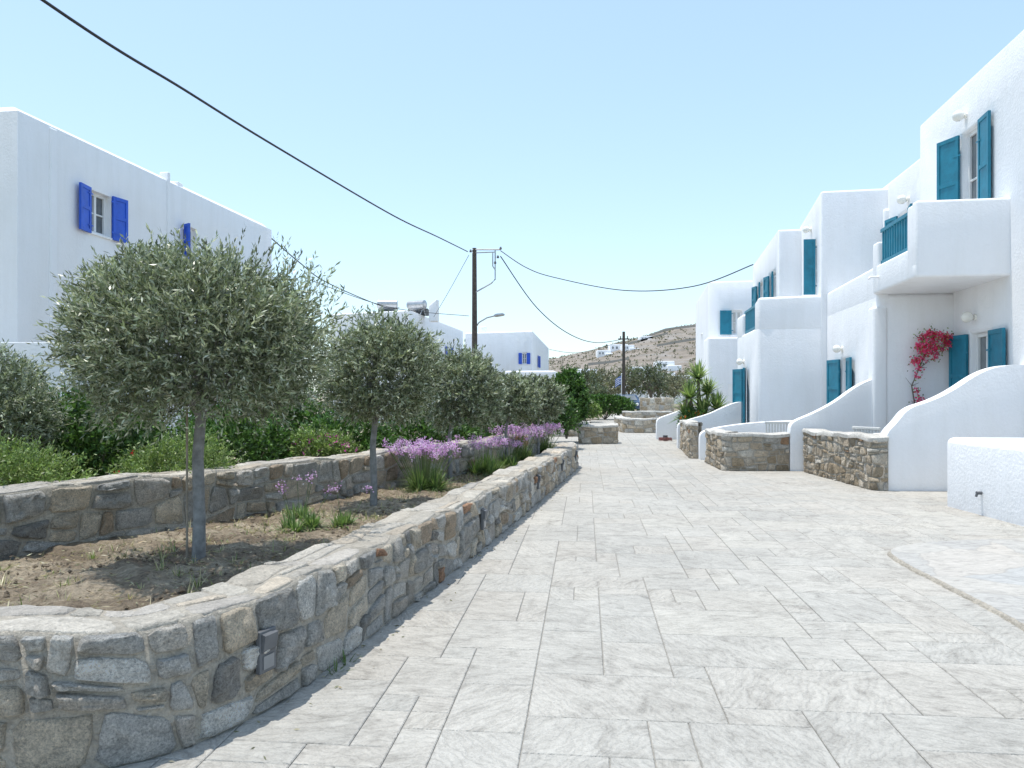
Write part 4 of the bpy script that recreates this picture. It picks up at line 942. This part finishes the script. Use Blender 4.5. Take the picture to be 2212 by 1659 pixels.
# ------------------------------------------------------------ far: car, flag, trees, hill
T=thing('parked_car',(9.3,62,0),'dark blue parked hatchback car behind low wall','car')
M_car=simple('car_paint',(.03,.06,.12),.25,.05)
m=MB(); pr=[(-2.0,.35),(-2.0,.75),(-1.85,.95),(-1.25,1.02),(-.7,1.45),(.9,1.5),(1.6,1.1),(1.95,.95),(2.0,.4)]
vs=[(9.3-.85+(0 if z<1.1 else .12),62+u,z) for u,z in pr]+[(9.3+.85-(0 if z<1.1 else .12),62+u,z) for u,z in pr]; k=len(pr)
m.add(vs,[tuple(range(k)),tuple(range(k,2*k))[::-1]]+[((i+1)%k,i,i+k,(i+1)%k+k) for i in range(k)]); m.obj('body',M_car,T,bevel=.05)
m=MB(); m.add([(8.62,60.72,1.06),(9.98,60.72,1.06),(9.83,61.24,1.43),(8.77,61.24,1.43)],[(0,1,2,3)]); m.obj('windscreen',M_glass,T)
for x in (8.5,9.95):
    for y in (60.7,63.3):
        m=MB(); m.tube([(x,y,.32),(x+.16,y,.32)],.32,16); m.obj('wheel',M_cable,T,smooth=True)
for x in (8.65,9.75):
    m=MB(); m.ball((x+.1,60.02,.72),.12,10); m.obj('headlight',M_frame,T,smooth=True)
T=thing('flagpole',(8.6,60,0),'flagpole with blue and white striped Greek flag','flag')
m=MB(); m.tube([(8.6,60,0),(8.6,60,3.1)],.03,8); m.ball((8.6,60,3.13),.05,8); m.obj('pole',M_frame,T,smooth=True)
m=MB(); fw,fh=.8,.66
def fp_(u,v): return (8.6-u*fw*.62,60+.12*math.sin(u*9),2.95-.3*u*u-(1-v)*fh)
for i in range(12):
    for j in range(9):
        u0,u1,v0,v1=i/12,(i+1)/12,j/9,(j+1)/9
        stripe=(j%2==0); 
        if i<5 and j>=4: stripe=not (i==2 or j==6)
        m.add([fp_(u0,v0),fp_(u1,v0),fp_(u1,v1),fp_(u0,v1)],[(0,1,2,3)],0 if stripe else 1)
m.obj('flag',[simple('flag_blue',(.02,.10,.42),.8),simple('flag_white',(.8,.8,.8),.8)],T)

TM=[(.17,.175,.11),(.21,.205,.13),(.26,.24,.17),(.12,.13,.08)]
def far_tree(x,y,h,r,seed,cols,label,z=0):
    rng=np.random.default_rng(seed); T=thing('background_tree',(x,y,z),label,'tree','trees at the end of the lane')
    m=MB(); m.tube([(x,y,z),(x+.1,y,z+h*.3),(x-.1,y,z+h*.6)],[.16,.12,.08],6)
    for k in range(9):
        a=rng.uniform(0,6.28); m.tube([(x,y,z+h*rng.uniform(.2,.45)),(x+math.cos(a)*r*.7,y+math.sin(a)*r*.7,z+h*rng.uniform(.55,.95))],[.07,.02],5)
    m.obj('trunk',M_twig,T,smooth=True)
    P,D,tw,b,t=cloud(rng,(x,y,z+h*.62),(r,r,h*.42),380,8,.5,up=.3,shell=.2,lump=.35,flat=-.8,gap=1.2); n=len(P)
    leafobj('crown',P,D,.26*rng.uniform(.7,1.3,n),.1,palette(rng,n,tw,cols,None,.3),M_leaf,T,rng)
for i,(x,y,h,r) in enumerate([(6.8,72,3.6,1.6),(8.6,78,4.0,1.9),(12.2,80,4.6,1.8),(13.8,76,4.5,1.7),(16,84,3.9,2.2),(7.8,86,3.6,2.2),(11,90,3.7,2.2),(18.5,88,3.8,2.4),(21,92,4.2,2.5),(6.4,60,2.2,1.3)]):
    far_tree(x,y,h,r,100+i,TM if i%3 else [(.11,.135,.08),(.15,.17,.11)],'sparse brownish green tamarisk tree' if i%3 else 'dark green windswept tree')
ys=np.linspace(170,700,90); xs=np.linspace(-260,900,160)
rx=[-300,-60,0,20,35,54,71,91,130,200,300,900]; rz=[0,2,14,20.5,23,28.5,33,37,43,47,51,55]
def hh(x,y):
    q_=min(1,max(0,(y-180)/230)); s=q_*q_*(3-2*q_)
    xr=x*400/max(y,200); b=float(np.interp(xr,rx,rz))
    f=1 if y<410 else max(.1,1-(y-410)/600)
    n_=noise.fractal(Vector((x*.012,y*.012,1)),1,2,6)*3.2*s+noise.noise(Vector((x*.09,y*.09,5)))*.7*s
    return -.3+b*s*f+n_-.2
mb=MB(); vs=[(x,y,hh(x,y)) for y in ys for x in xs]; fs=[]
for j in range(len(ys)-1):
    for i in range(len(xs)-1):
        k=j*len(xs)+i; fs.append((k,k+1,k+len(xs)+1,k+len(xs)))
mb.add(vs,fs); o=mb.obj('hill',M_hill,smooth=True,angle=180); tag(o,'dry rocky brown hillside','hill',kind='structure')
rng=np.random.default_rng(90); pts=[]
for _ in range(1500):
    y=rng.uniform(200,405); x=rng.uniform(.03,.33)*y; pts.append((x,y,hh(x,y)))
pts=np.array(pts); P=np.repeat(pts,6,0)+rng.normal(0,.4,(len(pts)*6,3))*np.array((1,1,.4)); D=norm(rng.normal(size=P.shape))
o=leafobj('hill_scrub',P,D,.9,.6,palette(rng,len(P),np.repeat(np.arange(len(pts)),6),[(.17,.165,.12),(.22,.20,.15),(.185,.175,.125)]),M_leaf,None,rng); tag(o,'low dry scrub scattered over the hillside','scrub',kind='stuff')
def far_house(x,y,w_,h,dp,z=None,step=True):
    z=hh(x,y)-.6 if z is None else z
    T=thing('hillside_house',(x,y,z),'small white cubic house on dry hillside','house','white houses on the hillside')
    b=[([(x,y),(x+w_,y),(x+w_,y+dp),(x,y+dp)],z-1,z+h,[])]
    if step: b.append(([(x+w_*.55,y-1.5),(x+w_*1.35,y-1.5),(x+w_*1.35,y+dp*.7),(x+w_*.55,y+dp*.7)],z-1,z+h*.62,[]))
    build_walls(T,b,.2)
    for k in range(2):
        m=MB(); m.box(x+w_*(.12+.22*k),y-.06,z+h*.55,x+w_*(.12+.22*k)+w_*.1,y-.01,z+h*.78); m.obj('window',M_glass,T)
for (t,y,w_,h) in [(.112,330,6,4),(.128,335,8,4.5),(.145,325,5,3.6),(.075,250,5,5),(.085,262,7,4.5),(.10,240,5,4),(.155,250,7,4.5),(.18,235,8,4.2),(.19,262,6,4),(.205,225,9,4.5),(.168,345,6,3.2)]:
    far_house(t*y,y,w_,h,7)
for (t,y,w_,h) in [(.083,130,4,3.6),(.185,125,5,3.8),(.198,118,5,3.6),(.135,140,5,3.3)]:
    far_house(t*y,y,w_,h,5,0)
for i,(t,y,l) in enumerate([(.14,345,22),(.165,355,30),(.10,300,16),(.19,320,30)]):
    x=t*y; m=MB()
    n=12; vs=[]
    for k in range(n+1):
        xx=x+l*k/n; z=hh(xx,y); vs+=[(xx,y,z-1),(xx,y,z+1.0),(xx,y+.6,z+1.0),(xx,y+.6,z-1)]
    fs=[]
    for k in range(n):
        for j in range(3): fs.append((k*4+j,k*4+j+1,k*4+4+j+1,k*4+4+j)[::-1])
    m.add(vs,fs,0,(.36,.33,.29)); o=m.obj('terrace_retaining_wall',M_stone,usecol=True); tag(o,'dry stone retaining wall on brown hillside','wall','terrace walls on the hillside')
